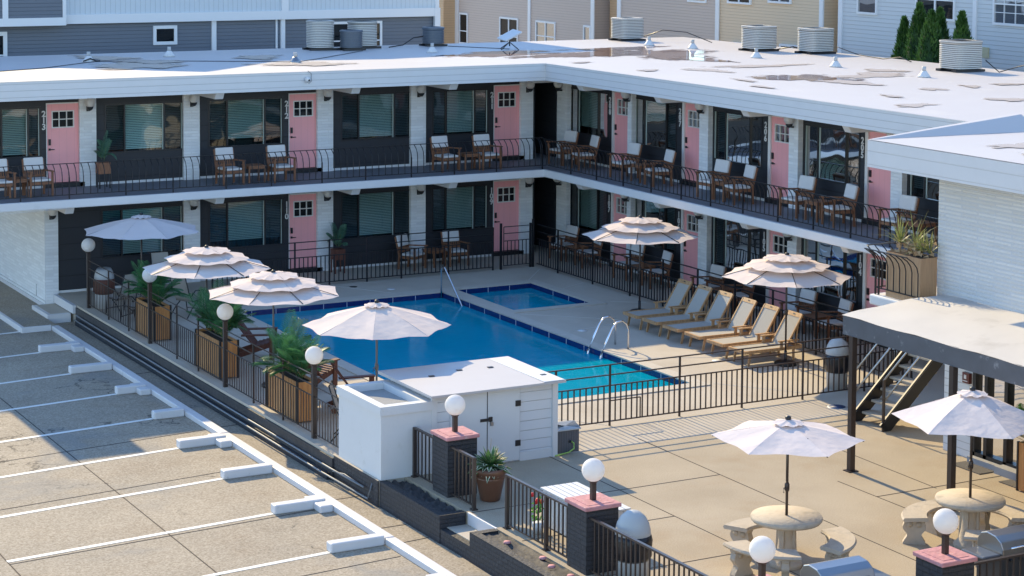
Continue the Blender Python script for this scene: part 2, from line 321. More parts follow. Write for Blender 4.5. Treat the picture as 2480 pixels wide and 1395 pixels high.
# ================================================================== GROUND, DECK, POOL
def cells(u0, u1, v0, v1, holes):
    us = sorted({u0, u1, *[h[0] for h in holes], *[h[1] for h in holes]}); vs = sorted({v0, v1, *[h[2] for h in holes], *[h[3] for h in holes]})
    us = [u for u in us if u0 <= u <= u1]; vs = [v for v in vs if v0 <= v <= v1]; out = []
    for j in range(len(vs)-1):
        run = None
        for i in range(len(us)-1):
            cu, cv = (us[i]+us[i+1])/2, (vs[j]+vs[j+1])/2
            inh = any(h[0] < cu < h[1] and h[2] < cv < h[3] for h in holes)
            if not inh:
                if run is None: run = us[i]
                end = us[i+1]
            if inh or i == len(us)-2:
                if run is not None: out.append((run, end, vs[j], vs[j+1])); run = None
    return out
ZP = -.45
m = MB()
for (a, b, c, d) in cells(-300, 300, -300, 400, [(-12.55, 13, -42, 9.5)]): m.poly([(a, c, ZP), (b, c, ZP), (b, d, ZP), (a, d, ZP)])
struct('parking_lot', m, PARK)
DP = (-9.45, -4.05, -13.13, -1.98); SP = (-3.60, -1.43, -4.86, -1.83)
m = MB()
for (a, b, c, d) in cells(-12.65, 13, -16.6, 9.5, [DP, SP, (-12.75, -12.6, 2.2, 9.6)]): m.box(a, c, ZP-.03, b, d, 0)
struct('pool_deck', m, DECK)
m = MB()
for (a, b, c, d) in cells(-12.15, 13, -42, -16.6, []): m.box(a, c, ZP-.03, b, d-.0, 0)
struct('patio', m, PATIO)
def shell(r, dep, nm):
    x0, x1, y0, y1 = r; m = MB(); t = .1; e = .002
    m.box(x0-t, y0-t, -dep-t, x1+t, y1+t, -dep)
    m.box(x0-t, y0-t, -dep, x0, y1+t, -.17); m.box(x1, y0-t, -dep, x1+t, y1+t, -.17); m.box(x0, y0-t, -dep, x1, y0, -.17); m.box(x0, y1, -dep, x1, y1+t, -.17)
    return m
m = shell(DP, 1.35, 'a')
for k in range(4): m.box(-4.05-.35*(k+1), -13.13, -1.35, -4.05-.35*k, -11.6, -.35-.25*k)
struct('pool_shell', m, SHELL); struct('wading_pool_shell', shell(SP, .45, 'b'), SHELL)
m = MB(); ml = MB()
for (x0, x1, y0, y1) in (DP, SP):
    for (a, b, c, d) in ((x0-.02, x0+.004, y0, y1), (x1-.004, x1+.02, y0, y1), (x0, x1, y0-.02, y0+.004), (x0, x1, y1-.004, y1+.02)): m.box(a, c, -.20, b, d, -.008)
    for k in range(int((x1-x0)/.62)): ml.box(x0+.3+k*.62, y1-.008, -.16, x0+.312+k*.62, y1-.002, -.012)
    for k in range(int((y1-y0)/.78)): ml.box(x1-.008, y0+.3+k*.78, -.16, x1-.002, y0+.315+k*.78, -.012)
struct('pool_tile_band', m, TILE); struct('pool_tile_grout', ml, WH)
m = MB()
for (a, b, c, d) in cells(-9.75, -1.15, -13.43, -1.55, [DP, SP, (-3.6, -1.1, -13.5, -5.14), (-9.8, -9.45, -1.7, -1.5), (-1.15, -1.1, -2, 0), (-4.05+.3, -1, -13.5, -5.14)]):
    if a >= -3.61 and d <= -5.1: continue
    m.box(a, c, 0, b, d, .022)
struct('pool_coping', m, COPE)
# water
wm = bpy.data.materials.new('pool_water'); wm.use_nodes = True; N = wm.node_tree.nodes; L = wm.node_tree.links; N.remove(N['Principled BSDF'])
geo = N.new('ShaderNodeNewGeometry'); n1 = N.new('ShaderNodeTexNoise'); n1.inputs['Scale'].default_value = 3.2; n1.inputs['Detail'].default_value = 3
mp = N.new('ShaderNodeMapping'); mp.inputs['Scale'].default_value = (1, 1.8, 1); L.new(geo.outputs['Position'], mp.inputs[0]); L.new(mp.outputs[0], n1.inputs['Vector'])
bp = N.new('ShaderNodeBump'); bp.inputs['Strength'].default_value = .14; bp.inputs['Distance'].default_value = .05; L.new(n1.outputs['Fac'], bp.inputs['Height'])
gl = N.new('ShaderNodeBsdfGlossy'); gl.inputs['Roughness'].default_value = .03; L.new(bp.outputs[0], gl.inputs['Normal'])
tr = N.new('ShaderNodeBsdfTransparent'); tr.inputs[0].default_value = (.12, .78, .95, 1)
df = N.new('ShaderNodeBsdfDiffuse'); df.inputs[0].default_value = (0.0, .15, .34, 1)
n2 = N.new('ShaderNodeTexNoise'); n2.inputs['Scale'].default_value = 5.0; n2.inputs['Detail'].default_value = 4; L.new(mp.outputs[0], n2.inputs['Vector'])
mc = N.new('ShaderNodeMix'); mc.data_type = 'RGBA'; mc.inputs[6].default_value = (0.0, .50, .74, 1); mc.inputs[7].default_value = (0.0, .60, .84, 1); L.new(n2.outputs['Fac'], mc.inputs[0]); L.new(mc.outputs[2], df.inputs[0])
m1 = N.new('ShaderNodeMixShader'); m1.inputs[0].default_value = .55; L.new(tr.outputs[0], m1.inputs[1]); L.new(df.outputs[0], m1.inputs[2])
fr = N.new('ShaderNodeFresnel'); fr.inputs[0].default_value = 1.30; L.new(bp.outputs[0], fr.inputs['Normal']); m2 = N.new('ShaderNodeMixShader'); L.new(fr.outputs[0], m2.inputs[0]); L.new(m1.outputs[0], m2.inputs[1]); L.new(gl.outputs[0], m2.inputs[2])
L.new(m2.outputs[0], N['Material Output'].inputs[0])
for nm, (x0, x1, y0, y1) in (('pool_water', DP), ('wading_pool_water', SP)):
    struct(nm, MB().poly([(x0+.004, y0+.004, -.13), (x1-.004, y0+.004, -.13), (x1-.004, y1-.004, -.13), (x0+.004, y1-.004, -.13)]), wm)
# joints in deck and patio
m = MB(); J = .004
def jl(mb, p, q, z=0.0, w_=.014, h=.004):
    p = Vector((*p, z+h/2+.001)); q = Vector((*q, z+h/2+.001)); mb.beam(p, q, w_, h)
for p, q in (((-9.34, -16.6), (-9.34, -27)), ((-7.3, -16.3), (-7.45, -28)), ((-5.8, -20.2), (-5.8, -28)), ((-4.5, -18.4), (-4.6, -21.3)), ((-12.1, -18.95), (-7.35, -18.95)), ((-12.1, -20.6), (-9.34, -20.6)),
             ((-5.8, -21.23), (-2.9, -21.23)), ((-9.34, -22.6), (-12.1, -22.6)), ((-7.4, -24.7), (-9.34, -24.7)), ((-3.9, -21.3), (-3.9, -28))): jl(m, p, q)
struct('patio_joints', m, JNT)
m = MB()
for p, q in (((-1.36, -1.55), (-.25, -.2)), ((-1.1, -2.9), (-.2, -2.4)), ((-.9, -4.9), (-.2, -5.4)), ((-3.7, -5.2), (-1.9, -6.9)), ((-3.7, -7.6), (-2.0, -7.2)), ((-6.2, .2), (-5.2, -1.5)), ((-8.45, -13.5), (-7.3, -15.2)), ((-3.6, -13.3), (-2.4, -14.9)), ((-3.75, -10.6), (-2.2, -11.3)), ((-12.4, -4.6), (-9.8, -4.2)), ((-12.4, -10.4), (-9.8, -9.9))): jl(m, p, q, 0, .02)
struct('deck_joints', m, JNTL)
for c, d_ in (((-5.0, -.98), 'behind the pool'), ((-3.31, -7.6), 'left of the loungers'), ((-2.35, -11.6), 'in the sun near the right pool corner')): tag(MB().lathe([(.11, 0.001), (.11, .008)], (c[0], c[1], 0), 18).build('skimmer_lid', WH), 'white round skimmer lid set in the deck '+d_, 'skimmer lid', 'skimmer lids')
m = MB().lathe([(.10, 0.001), (.10, .006)], (-5.72, -.27, 0), 18); tag(m.build('drain_cover', BLKM), 'black round drain cover in the deck behind the pool', 'drain cover')
t = thing('manhole', 'blue round manhole cover in the shaded patio beside the stairs', 'manhole cover', (-2.6, -16.05, 0))
MB().lathe([(.19, 0.001), (.19, .006)], (-2.6, -16.05, 0), 24).build('rim', WH, t); MB().lathe([(.165, 0.001), (.165, .012)], (-2.6, -16.05, 0), 24).build('cover', mat('navy_paint', (.02, .05, .14), .5), t)
# ledge, brick beds, kerbs
t = thing('ledge_wall', 'black painted retaining wall under the pool deck beside the parking lot', 'wall', (-12.68, -7, ZP))
MB().box(-12.69, -14.8, ZP, -12.655, .5, -.05).box(-12.75, -14.7, ZP, -12.69, .35, ZP+.13).build('wall_face', mat('black_wall_paint', (.022, .024, .032), .6, var=.5, vscale=2, bump=.8, bscale=6), t)
MB().tube([(-12.74, .3, -.2), (-12.75, -7, -.22), (-12.73, -14.8, -.22), (-12.73, -16.2, -.20)], .018).tube([(-12.80, .2, -.29), (-12.80, -14.6, -.33), (-12.72, -16.35, -.36), (-12.66, -16.4, -.10)], .018).tube([(-12.72, -14.9, -.25), (-12.72, -15.4, -.18), (-12.70, -16.1, -.22)], .012).build('conduit', mat('grey_conduit', (.16, .18, .21), .5), t)
t = thing('pump_box_footing', 'black brick footing under the tall white pump box', 'wall', (-12.66, -15.7, ZP))
MB().box(-12.66, -16.62, ZP, -12.64, -14.8, -.003).build('brick_wall', BRKD, t)
t = thing('brick_bed', 'low black brick planting bed below the white pump box, covered with dark weed fabric', 'planting bed', (-12.4, -17, ZP))
MB().box(-12.63, -18.87, ZP, -12.5, -16.64, -.002).box(-12.5, -18.87, ZP, -12.17, -18.74, -.002).build('brick_wall', BRKD, t)
def sheet(x0, x1, y0, y1, z, seed, amp=.04, nx=8, ny=30):
    r = random.Random(seed); m = MB(); vs = []
    for j in range(ny+1):
        for i in range(nx+1):
            vs.append((x0+(x1-x0)*i/nx, y0+(y1-y0)*j/ny, z+r.uniform(-amp, amp)))
    m.add(vs, [(j*(nx+1)+i, j*(nx+1)+i+1, (j+1)*(nx+1)+i+1, (j+1)*(nx+1)+i) for j in range(ny) for i in range(nx)], True); return m
sheet(-12.5, -12.17, -18.74, -16.64, -.05, 1).build('weed_fabric', FABR, t)
struct('step', MB().box(-12.5, -19.88, ZP-.02, -12.15, -18.87, -.2), DECK)
MB().box(-12.62, -19.88, ZP, -12.5, -18.87, -.21).build('step_edge', BRKD, t)
MB().box(-12.152, -19.86, -.2, -12.145+.03, -18.9, .004).build('white_kerb', KERBM, t, bevel=.01)
t = thing('brick_bed', 'long low black brick bed with pink edged fabric, right of the entrance step', 'planting bed', (-12.4, -24, ZP))
MB().box(-12.63, -34, ZP, -12.5, -19.89, .02).box(-12.5, -20.02, ZP, -12.2, -19.89, .018).build('brick_wall', BRKD, t)
sheet(-12.5, -12.15, -34, -20.02, -.02, 2, .03, 6, 90).build('weed_fabric', FABR, t)
m = MB()
for i, (x, y) in enumerate(((-12.36, -20.6), (-12.25, -21.5), (-12.3, -22.4), (-12.33, -21.9), (-12.28, -23.2))):
    m = MB().lathe([(.05, 0), (.06, .015), (.05, .035)], (x, y, .0), 14)
    tag(m.build('fabric_weight', PSTONE), ['round stone weight nearest the entrance step on the bed fabric', 'round stone weight second from the step on the bed fabric', 'round stone weight in the bed beside the pink capped pillar', 'round stone weight third from the step on the bed fabric', 'round stone weight at the near end of the bed fabric'][i], 'stone weight', 'stone weights on the bed fabric')
t = thing('kerb', 'long white painted kerb along the ends of the parking bays', 'kerb', (-13.33, -9, ZP))
for (y0, y1) in ((-5.3, .05), (-11.2, -5.33), (-18.5, -11.23), (-34, -18.53)): MB().box(-13.42, y0, ZP, -13.24, y1, ZP+.11).build('kerb_section', KERBM, t, bevel=.015)
pos = [('in the shade nearest the building', -2.23), ('second from the building', -4.58), ('third from the building', -6.86), ('fourth from the building, the last fully in shade', -9.19), ('fifth from the building, where the shade ends', -11.49), ('sixth from the building, cracked across its top', -13.79), ('seventh from the building, with a block behind it', -16.14), ('eighth from the building', -18.45), ('nearest the camera', -20.75)]
sh = {1: 0, 2: .3, 3: .3}
for i, (d_, y) in enumerate(pos):
    x0 = -14.35+sh.get(i, 0) if i in (2, 3) else -14.35
    mm = MB().box(x0, y-.09, ZP, -13.43, y+.11, ZP+.155)
    if i in (0, 2, 4, 6, 8): mm.box(-13.66, y-.38, ZP, -13.425, y-.1, ZP+.125).box(-13.66, y+.12, ZP, -13.425, y+.32, ZP+.12)
    tag(mm.build('wheel_stop', KERBM, None, bevel=.02), 'white concrete wheel stop '+d_, 'wheel stop', 'white wheel stops at the parking bays')
m = MB()
def zl(x, y, w_=.10):
    pass
for x0, y0, x1, y1 in ((-18.2, -.3, -14.1, .2), (-19.5, -2.85, -14.35, -2.25), (-19.5, -5.35, -14.35, -4.63), (-19.5, -7.6, -14.05, -6.86), (-19.5, -9.85, -14.05, -9.16), (-19.9, -12.2, -14.35, -11.49), (-20.3, -14.5, -14.35, -13.79), (-18.9, -16.6, -14.35, -16.14), (-19.4, -18.95, -14.35, -18.46), (-19.4, -21.3, -14.35, -20.75)):
    m.beam((x0, y0, ZP+.004), (x1, y1, ZP+.004), .10, .004)
struct('bay_lines', m, LINE)
m = MB()
for p, q in (((-16.25, 2), (-16.25, -25)), ((-18.9, -15.6), (-18.9, -24)), ((-18.6, -11.05), (-13.42, -10.44)), ((-19, -13.95), (-13.45, -13.28)), ((-18.9, -16.75), (-13.45, -16.25)), ((-19, -19.7), (-13.45, -19.15)), ((-13.24, -15.88), (-12.66, -15.88)), ((-13.24, -17.7), (-12.66, -17.7)), ((-13.24, -18.56), (-12.64, -18.5)), ((-13.24, -5.3), (-12.7, -5.25)), ((-13.24, -10.4), (-12.7, -10.35)), ((-22, -5.4), (-16.25, -4.9))): jl(m, p, q, ZP, .018)
struct('parking_joints', m, JNT)
# raised pads at the end of the drive-through
struct('drive_pad', MB().box(-14.09, .05, ZP, -13.3, 9, -.32).box(-13.3, 2.2, ZP, -12.9, 9, -.321), PARK)
t = thing('pad_kerb', 'white kerb edging the raised drive pad left of the building corner', 'kerb', (-14, 1, ZP))
MB().box(-14.14, -.0, ZP, -14.06, 9, -.316).box(-14.06, -.0, ZP, -13.43, .06, -.316).each('kerb_section', KERBM, t, bevel=.008)
t = thing('corner_step', 'square white edged concrete step block at the foot of the white brick corner', 'step', (-13, 1.4, ZP))
MB().box(-13.3, .78, ZP, -12.72, 2.15, -.225).build('block', KERBM, t, bevel=.01); MB().box(-13.2, .86, -.225, -12.72, 2.1, -.2215).build('tread', DECK, t)
t = thing('deck_kerb', 'white kerb face where the pool deck meets the corner step', 'kerb', (-12.7, 1.4, ZP))
MB().box(-12.76, .52, -.2, -12.66, 2.15, .003).build('kerb_section', KERBM, t, bevel=.01)
# ================================================================== MOTEL
mot = thing('motel_building', 'two storey white and black motel wrapping round the pool with pink doors', 'motel', (-5, 2.25, 0))
YB, XR = 2.25, 1.78
def FB(u, d, z): return (u, YB-d, z)        # back wing: u = x, d = distance out from the wall
def FR(u, d, z): return (XR-d, u, z)        # right wing: u = y
def fbox(mb, F, u0, d0, z0, u1, d1, z1):
    a = F(u0, d0, z0); b = F(u1, d1, z1); return mb.box(*a, *b)
FL = {0: 0.0, 1: 2.65}
# windows (u0,u1 sorted by position along u)  -> z .79..2.0 above floor
BW = [(-14.3, -12.99, 1), (-11.39, -9.31, 1), (-8.66, -6.58, 1), (-4.95, -2.85, 1), (-2.25, -.50, 1), (-11.50, -9.33, 0), (-8.66, -6.58, 0), (-4.95, -2.85, 0), (-2.25, -.50, 0)]
BD = [(-12.86, -11.99, 1, '2\n1\n3'), (-6.43, -5.57, 1, '2\n1\n2'), (-.34, .52, 1, '2\n1\n1'), (-6.43, -5.57, 0, '1\n1\n0'), (-.34, .52, 0, '1\n0\n9')]
RW = [(-.34, 1.83, k) for k in (0, 1)]+[(-3.69, -1.64, k) for k in (0, 1)]+[(-7.40, -5.33, k) for k in (0, 1)]+[(-11.12, -9.05, k) for k in (0, 1)]+[(-14.85, -12.80, k) for k in (0, 1)]
RD = [(-1.50, -.63, 1, '2\n0\n8'), (-4.91, -4.04, 1, '2\n0\n7'), (-8.61, -7.74, 1, '2\n0\n6'), (-12.27, -11.40, 1, '2\n0\n5'), (-1.50, -.63, 0, '1\n0\n7'), (-4.91, -4.04, 0, '1\n0\n6'), (-8.61, -7.74, 0, '1\n0\n5'), (-12.27, -11.40, 0, '1\n0\n4'), (-16.0, -15.13, 1, ''), (-16.0, -15.13, 0, '')]
WZ0, WZ1 = .76, 2.02
def wall(F, u0, u1, z0, z1, holes, nm='panel_wall'):
    m = MB()
    for (a, b, c, d) in cells(u0, u1, z0, z1, holes): fbox(m, F, a, 0, c, b, -.12, d)
    m.build(nm, BLK, mot)
    # white footing strip
for fl in (0, 1):
    z = FL[fl]; top = z+2.40 if fl else z+2.45
    holes = [(a, b, z+WZ0, z+WZ1) for (a, b, k) in BW if k == fl]+[(a, b, z+.10, z+2.09) for (a, b, k, t_) in BD if k == fl]
    wall(FB, -16.2 if fl else -12.62, .84, z+.06, top, holes)
    holes = [(a, b, z+WZ0, z+WZ1) for (a, b, k) in RW if k == fl]+[(a, b, z+.10, z+2.09) for (a, b, k, t_) in RD if k == fl]
    wall(FR, -19.0, 2.3, z+.06, top, holes)
    m = MB(); fbox(m, FB, -16.2 if fl else -12.62, .015, z, .84, -.12, z+.06); fbox(m, FR, -19, .015, z, 2.3, -.12, z+.06); m.build('footing', WH, mot)
def window(F, u0, u1, fl, k):
    z0, z1 = FL[fl]+WZ0, FL[fl]+WZ1
    fr_ = MB(); t = .045
    for (a, b, c, d) in ((u0, u1, z1-t, z1), (u0, u1, z0, z0+t), (u0, u0+t, z0+t, z1-t), (u1-t, u1, z0+t, z1-t)): fbox(fr_, F, a, .012, c, b, -.06, d)
    w_ = u1-u0
    # u grows to the right on the back wing, to the left on the right wing
    ms = [u0+.25*w_, u0+.75*w_]
    for mm in ms: fbox(fr_, F, mm-.02, .008, z0+t, mm+.02, -.06, z1-t)
    fo = fr_.build('window', BLKM, mot)
    cuts = [u0+t, ms[0], ms[1], u1-t]
    for i in range(3):
        g_ = MB(); fbox(g_, F, cuts[i]+.02, -.030, z0+t, cuts[i+1]-.02, -.033, z1-t)
        # one thin sheet
        a = F(cuts[i]+.015, -.03, z0+t); b = F(cuts[i+1]-.015, -.03, z1-t)
        g2 = MB().poly([(a[0], a[1], a[2]), (b[0], b[1], a[2]), (b[0], b[1], b[2]), (a[0], a[1], b[2])])
        g2.build('pane' if i == 1 else 'screen', GL if i == 1 else GLS, fo)
    bl = MB(); n = 26; lo = z0+.06 if k % 3 else z0+.25
    for j in range(n):
        zz = z1-.06-j*(z1-.06-z0-.06)/n
        if k % 4 == 2 and j > n*.85: break
        a = F(u0+.06, -.085, zz-.014); b = F(u1-.06, -.115, zz+.014)
        bl.poly([(a[0], a[1], a[2]), (F(u1-.06, -.085, zz)[0], F(u1-.06, -.085, zz)[1], a[2]), (b[0], b[1], b[2]), (F(u0+.06, -.115, zz)[0], F(u0+.06, -.115, zz)[1], b[2])])
    bl.build('blind', BLIND, fo)
    tr_ = MB(); uu = u1-t-.012 if F is FR else ms[1]-.03
    if F is FR: fbox(tr_, F, u1-t-.03, .0, z0+t, u1-t-.01, -.03, z1-t); fbox(tr_, F, ms[1]-.06, -.02, z0+t, ms[1]-.025, -.04, z1-t)
    else: fbox(tr_, F, ms[1]-.045, -.02, z0+t, ms[1]-.022, -.04, z1-t); fbox(tr_, F, u1-t-.025, .0, z0+t, u1-t-.01, -.03, z1-t)
    tr_.build('sash', mat('pale_sash', (.42, .50, .47), .4), fo)
for i, (a, b, fl) in enumerate(BW): window(FB, a, b, fl, i)
for i, (a, b, fl) in enumerate(RW): window(FR, a, b, fl, i+1)
# dark rooms behind the windows
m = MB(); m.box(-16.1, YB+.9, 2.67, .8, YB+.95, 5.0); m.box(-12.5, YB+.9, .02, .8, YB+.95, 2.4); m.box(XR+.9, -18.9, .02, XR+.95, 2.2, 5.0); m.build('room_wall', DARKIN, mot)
def door(F, u0, u1, fl, num):
    z0 = FL[fl]+.12; z1 = FL[fl]+2.07; right = F is FB
    # back wing: latch side is at small u; right wing: latch side is at large u
    j = MB(); e = .035
    fbox(j, F, u0-.01, .02, z1, u1+.01, -.08, z1+.03)
    if right: fbox(j, F, u1-.035, .02, z0, u1+.012, -.08, z1); fbox(j, F, u0-.01, .012, z0, u0+.012, -.08, z1)
    else: fbox(j, F, u1-.01, .02, z0, u1+.09, -.08, z1+.03); fbox(j, F, u0-.01, .012, z0, u0+.012, -.08, z1)
    d = MB(); w_ = u1-u0; a0, a1 = u0+.02, u1-.045 if right else u1-.015
    wz0, wz1 = z1-.60, z1-.17; wu0, wu1 = a0+.13*w_, a1-.14*w_
    for (a, b, c, dd) in cells(a0, a1, z0, z1-.004, [(wu0, wu1, wz0, wz1)]): fbox(d, F, a, -.02, c, b, -.06, dd)
    do = d.build('door', PINK if right else PINKY, mot)
    j.build('door_frame', WTRIM, do)
    g_ = MB(); t = .028
    for (a, b, c, dd) in ((wu0, wu1, wz1-t, wz1), (wu0, wu1, wz0, wz0+t), (wu0, wu0+t, wz0+t, wz1-t), (wu1-t, wu1, wz0+t, wz1-t)): fbox(g_, F, a, -.008, c, b, -.045, dd)
    for k in (1, 2): uu = wu0+(wu1-wu0)*k/3; fbox(g_, F, uu-.011, -.01, wz0+t, uu+.011, -.045, wz1-t)
    zz = (wz0+wz1)/2; fbox(g_, F, wu0+t, -.012, zz-.011, wu1-t, -.044, zz+.011)
    g_.build('window_grille', WTRIM, do)
    a = F(wu0, -.04, wz0); b = F(wu1, -.04, wz1)
    MB().poly([(a[0], a[1], a[2]), (b[0], b[1], a[2]), (b[0], b[1], b[2]), (a[0], a[1], b[2])]).build('window_glass', glassmat('door_glass', (.12, .14, .16), .8, .55) if 'door_glass' not in MATS else MATS['door_glass'], do)
    h = MB(); lu = a0+.03 if right else a1-.03; s = 1 if right else -1
    fbox(h, F, lu, .015, z0+.93, lu+.055*s, -.02, z0+1.08); h.build('keypad_lock', BLKM, do)
    h = MB(); fbox(h, F, lu, .005, z0+.80, lu+.05*s, -.02, z0+.85); fbox(h, F, lu+.02*s, .03, z0+.815, lu+.14*s, .012, z0+.835); h.build('handle', BLKM, do)
    th = MB(); fbox(th, F, u0-.06, .10, FL[fl]+.002, u1+.06, .015, z0-.01); th.build('threshold', BLKM, do)
    if num:
        cu = bpy.data.curves.new('num', 'FONT'); cu.body = num; cu.align_x = 'CENTER'; cu.size = .19; cu.space_line = .78; cu.extrude = .006; cu.resolution_u = 4; cu.offset = .005
        tmp = bpy.data.objects.new('num', cu); me = bpy.data.meshes.new_from_object(tmp)
        bpy.data.objects.remove(tmp); bpy.data.curves.remove(cu)
        no = bpy.data.objects.new('room_number', me); me.materials.clear(); me.materials.append(WH); col.objects.link(no); no.parent = mot
        uu = u0-.075 if right else u1+.17
        p = Vector(F(uu, .03, z1-.30)); no.location = p-ORG[mot.name]; no.rotation_euler = (rad(90), 0, 0) if right else (rad(90), 0, rad(-90)); no.scale = (1.08, 1.08, 1)
for (a, b, fl, t_) in BD: door(FB, a, b, fl, t_)
for (a, b, fl, t_) in RD: door(FR, a, b, fl, t_)
# columns
BC = [(-12.05, -11.63), (-9.35, -8.92), (-5.66, -5.21), (-2.93, -2.48), (.46, .85)]
RC = [(1.65, 2.2), (-1.73, -1.53), (-5.30, -4.91), (-9.0, -8.64), (-12.74, -12.36), (-16.4, -16.05)]
def lamp(F, u, z):
    b = MB(); fbox(b, F, u-.04, .13, z-.20, u+.04, .10, z-.04); b.tube([F(u, .13, z-.16), F(u, .26, z-.15)], .022); b.lathe([(.03, -.17), (.075, -.12), (.085, -.08), (.07, -.075)], F(u, .27, z), 12)
    o = b.build('wall_lamp', BLKM, mot); MB().sphere(F(u, .27, z+.03), .125).build('globe', GLOBE, o)
for fl in (0, 1):
    z = FL[fl]; top = z+2.40 if fl else z+2.45
    for (a, b) in BC:
        if fl == 0 and a < -12: continue
        m = MB(); fbox(m, FB, a, .10, z, b, .0, top); m.build('column', BRK, mot); lamp(FB, (a+b)/2, z+2.07)
    for (a, b) in RC:
        m = MB(); fbox(m, FR, a, .14, z, b, .0, top); m.build('column', BRK, mot); lamp(FR, (a+b)/2, z+2.07)
    # cantilever beams
    zt = top
    bp_ = [(-12.99, -12.77) if fl == 0 else (-12.99, -12.77), (-9.20, -8.97), (-5.52, -5.28), (-2.72, -2.48)]
    for (a, b) in bp_:
        if fl == 1 and a < -12: continue
        m = MB(); z0 = top-.19; m.add([(a, YB, top-.19), (b, YB, top-.19), (b, .32, z0), (a, .32, z0), (a, YB, top), (b, YB, top), (b, .2, top), (a, .2, top)], [(0, 1, 2, 3), (4, 5, 6, 7), (0, 1, 5, 4), (1, 2, 6, 5), (2, 3, 7, 6), (3, 0, 4, 7)]); m.build('beam', WH, mot, bevel=.02)
    for (a, b) in ((1.2, 1.5), (-1.48, -1.22), (-5.20, -4.97), (-8.92, -8.66), (-12.64, -12.41), (-16.3, -16.0)):
        m = MB(); m.add([(XR, a, top-.19), (XR, b, top-.19), (.32, b, top-.19), (.32, a, top-.19), (XR, a, top), (XR, b, top), (.2, b, top), (.2, a, top)], [(0, 1, 2, 3), (4, 5, 6, 7), (0, 1, 5, 4), (1, 2, 6, 5), (2, 3, 7, 6), (3, 0, 4, 7)]); m.build('beam', WH, mot, bevel=.02)
# breezeway between the wings, ground end wall on the drive-through
m = MB(); m.box(.84, YB, 0, .96, 6, 4.98).box(1.66, 2.31, 0, 1.78, 6, 4.98).box(.96, 5.9, 0, 1.66, 6, 4.98); m.build('breezeway_wall', BLK, mot)
MB().box(-12.96, 2.15, ZP, -12.62, 10, 2.45).build('end_wall', BRK, mot)
MB().box(-12.99, 2.12, ZP, -12.955, 10, ZP+.22).box(-12.99, 2.12, ZP, -12.6, 2.15, ZP+.22).build('plinth', KERBM, mot)
MB().tube([(-12.98, 2.1, ZP+.3), (-12.98, 9, ZP+.3)], .012).tube([(-12.975, 2.9, ZP+.3), (-12.975, 2.9, .15)], .012).build('pipe', WH, mot)
lamp(lambda u, d, z: (u, 2.25-d, z), -12.80, 2.07)
MB().box(-16.2, 8.0, 2.65, -12.7, 8.2, 4.98).box(-12.7, 8.0, 0, .84, 8.2, 4.98).box(-16.2, 2.35, 2.65, -16.05, 8, 4.98).box(9.6, -40, 0, 9.8, 8, 4.98).box(.84, 6, 0, 9.8, 8.2, 4.98).build('rear_wall', STONE, mot)
MB().box(-16.2, 7.2, ZP, -15.9, 8, 2.45).build('pier', BRK, mot)
# balcony slab
m = MB(); m.box(-16.2, 0, 2.45, 0, 8.2, 2.60).box(0, -18.0, 2.45, 9.8, 8.2, 2.60); m.build('balcony_slab', WH, mot)
m = MB(); m.box(-16.2, -.012, 2.46, -.012, .07, 2.645).box(-.012, -18.0, 2.46, .07, .07, 2.645); m.build('slab_edge', WH, mot, bevel=.012)
m = MB(); m.box(-16.2, .07, 2.60, .07, 2.25, 2.648).box(.07, -18.0, 2.60, 1.78, 2.25, 2.648).box(.84, 2.25, 2.6, 1.78, 6, 2.648); m.build('walkway_floor', GREYF, mot)
# roof
m = MB(); m.box(-16.2, .03, 5.05, .03, 8.2, 5.47).box(.03, -18.0, 5.05, 9.8, 8.2, 5.47).box(.03, -42, 5.05, 9.8, -18, 5.47)
m.build('roof_slab', WH, mot)
m = MB(); m.box(-16.2, 0, 5.04, 0, .03, 5.485).box(0, -42, 5.04, .03, .03, 5.485); m.build('fascia', FASC, mot)
# roof skin as a gently uneven sheet
def skin(x0, x1, y0, y1, z, nx, ny, seed, zf=None):
    r = random.Random(seed); vs = []
    for j in range(ny+1):
        for i in range(nx+1):
            e = (i in (0, nx)) or (j in (0, ny)); x = x0+(x1-x0)*i/nx; y = y0+(y1-y0)*j/ny
            vs.append((x, y, z+(0 if e else r.uniform(-.004, .004))))
    return MB().add(vs, [(j*(nx+1)+i, j*(nx+1)+i+1, (j+1)*(nx+1)+i+1, (j+1)*(nx+1)+i) for j in range(ny) for i in range(nx)], True)
s = skin(-16.2, 0, -.008, 8.2, 5.5, 26, 12, 5); s2 = skin(0, 9.8, -42, 8.2, 5.5, 12, 60, 6)
m = MB().add(s.v, s.f, True).add(s2.v, s2.f, True); m.build('roof_membrane', ROOFM, mot)
MB().box(-16.2, -.01, 5.485, -.01, .0, 5.497).box(-.01, -42, 5.485, .0, .0, 5.497).build('drip_edge', mat('bright_edge', (.74, .74, .74), .4), mot)
MB().box(-16.18, .3, 5.5, -14.75, 3, 6.25).build('roof_shadow_block', WH, mot)  # unseen block added so the roof's shadow reaches farther over the parking
def blob(cx, cy, rx, ry, z, seed, n=26):
    r = random.Random(seed); ph = [r.uniform(0, 6.28) for _ in range(5)]; pts = []
    for k in range(n):
        t = 2*math.pi*k/n; q = 1+.22*math.sin(2*t+ph[0])+.16*math.sin(3*t+ph[1])+.14*math.sin(5*t+ph[2])+.08*math.sin(9*t+ph[3])
        pts.append((cx+rx*q*math.cos(t), cy+ry*q*math.sin(t), z))
    return pts
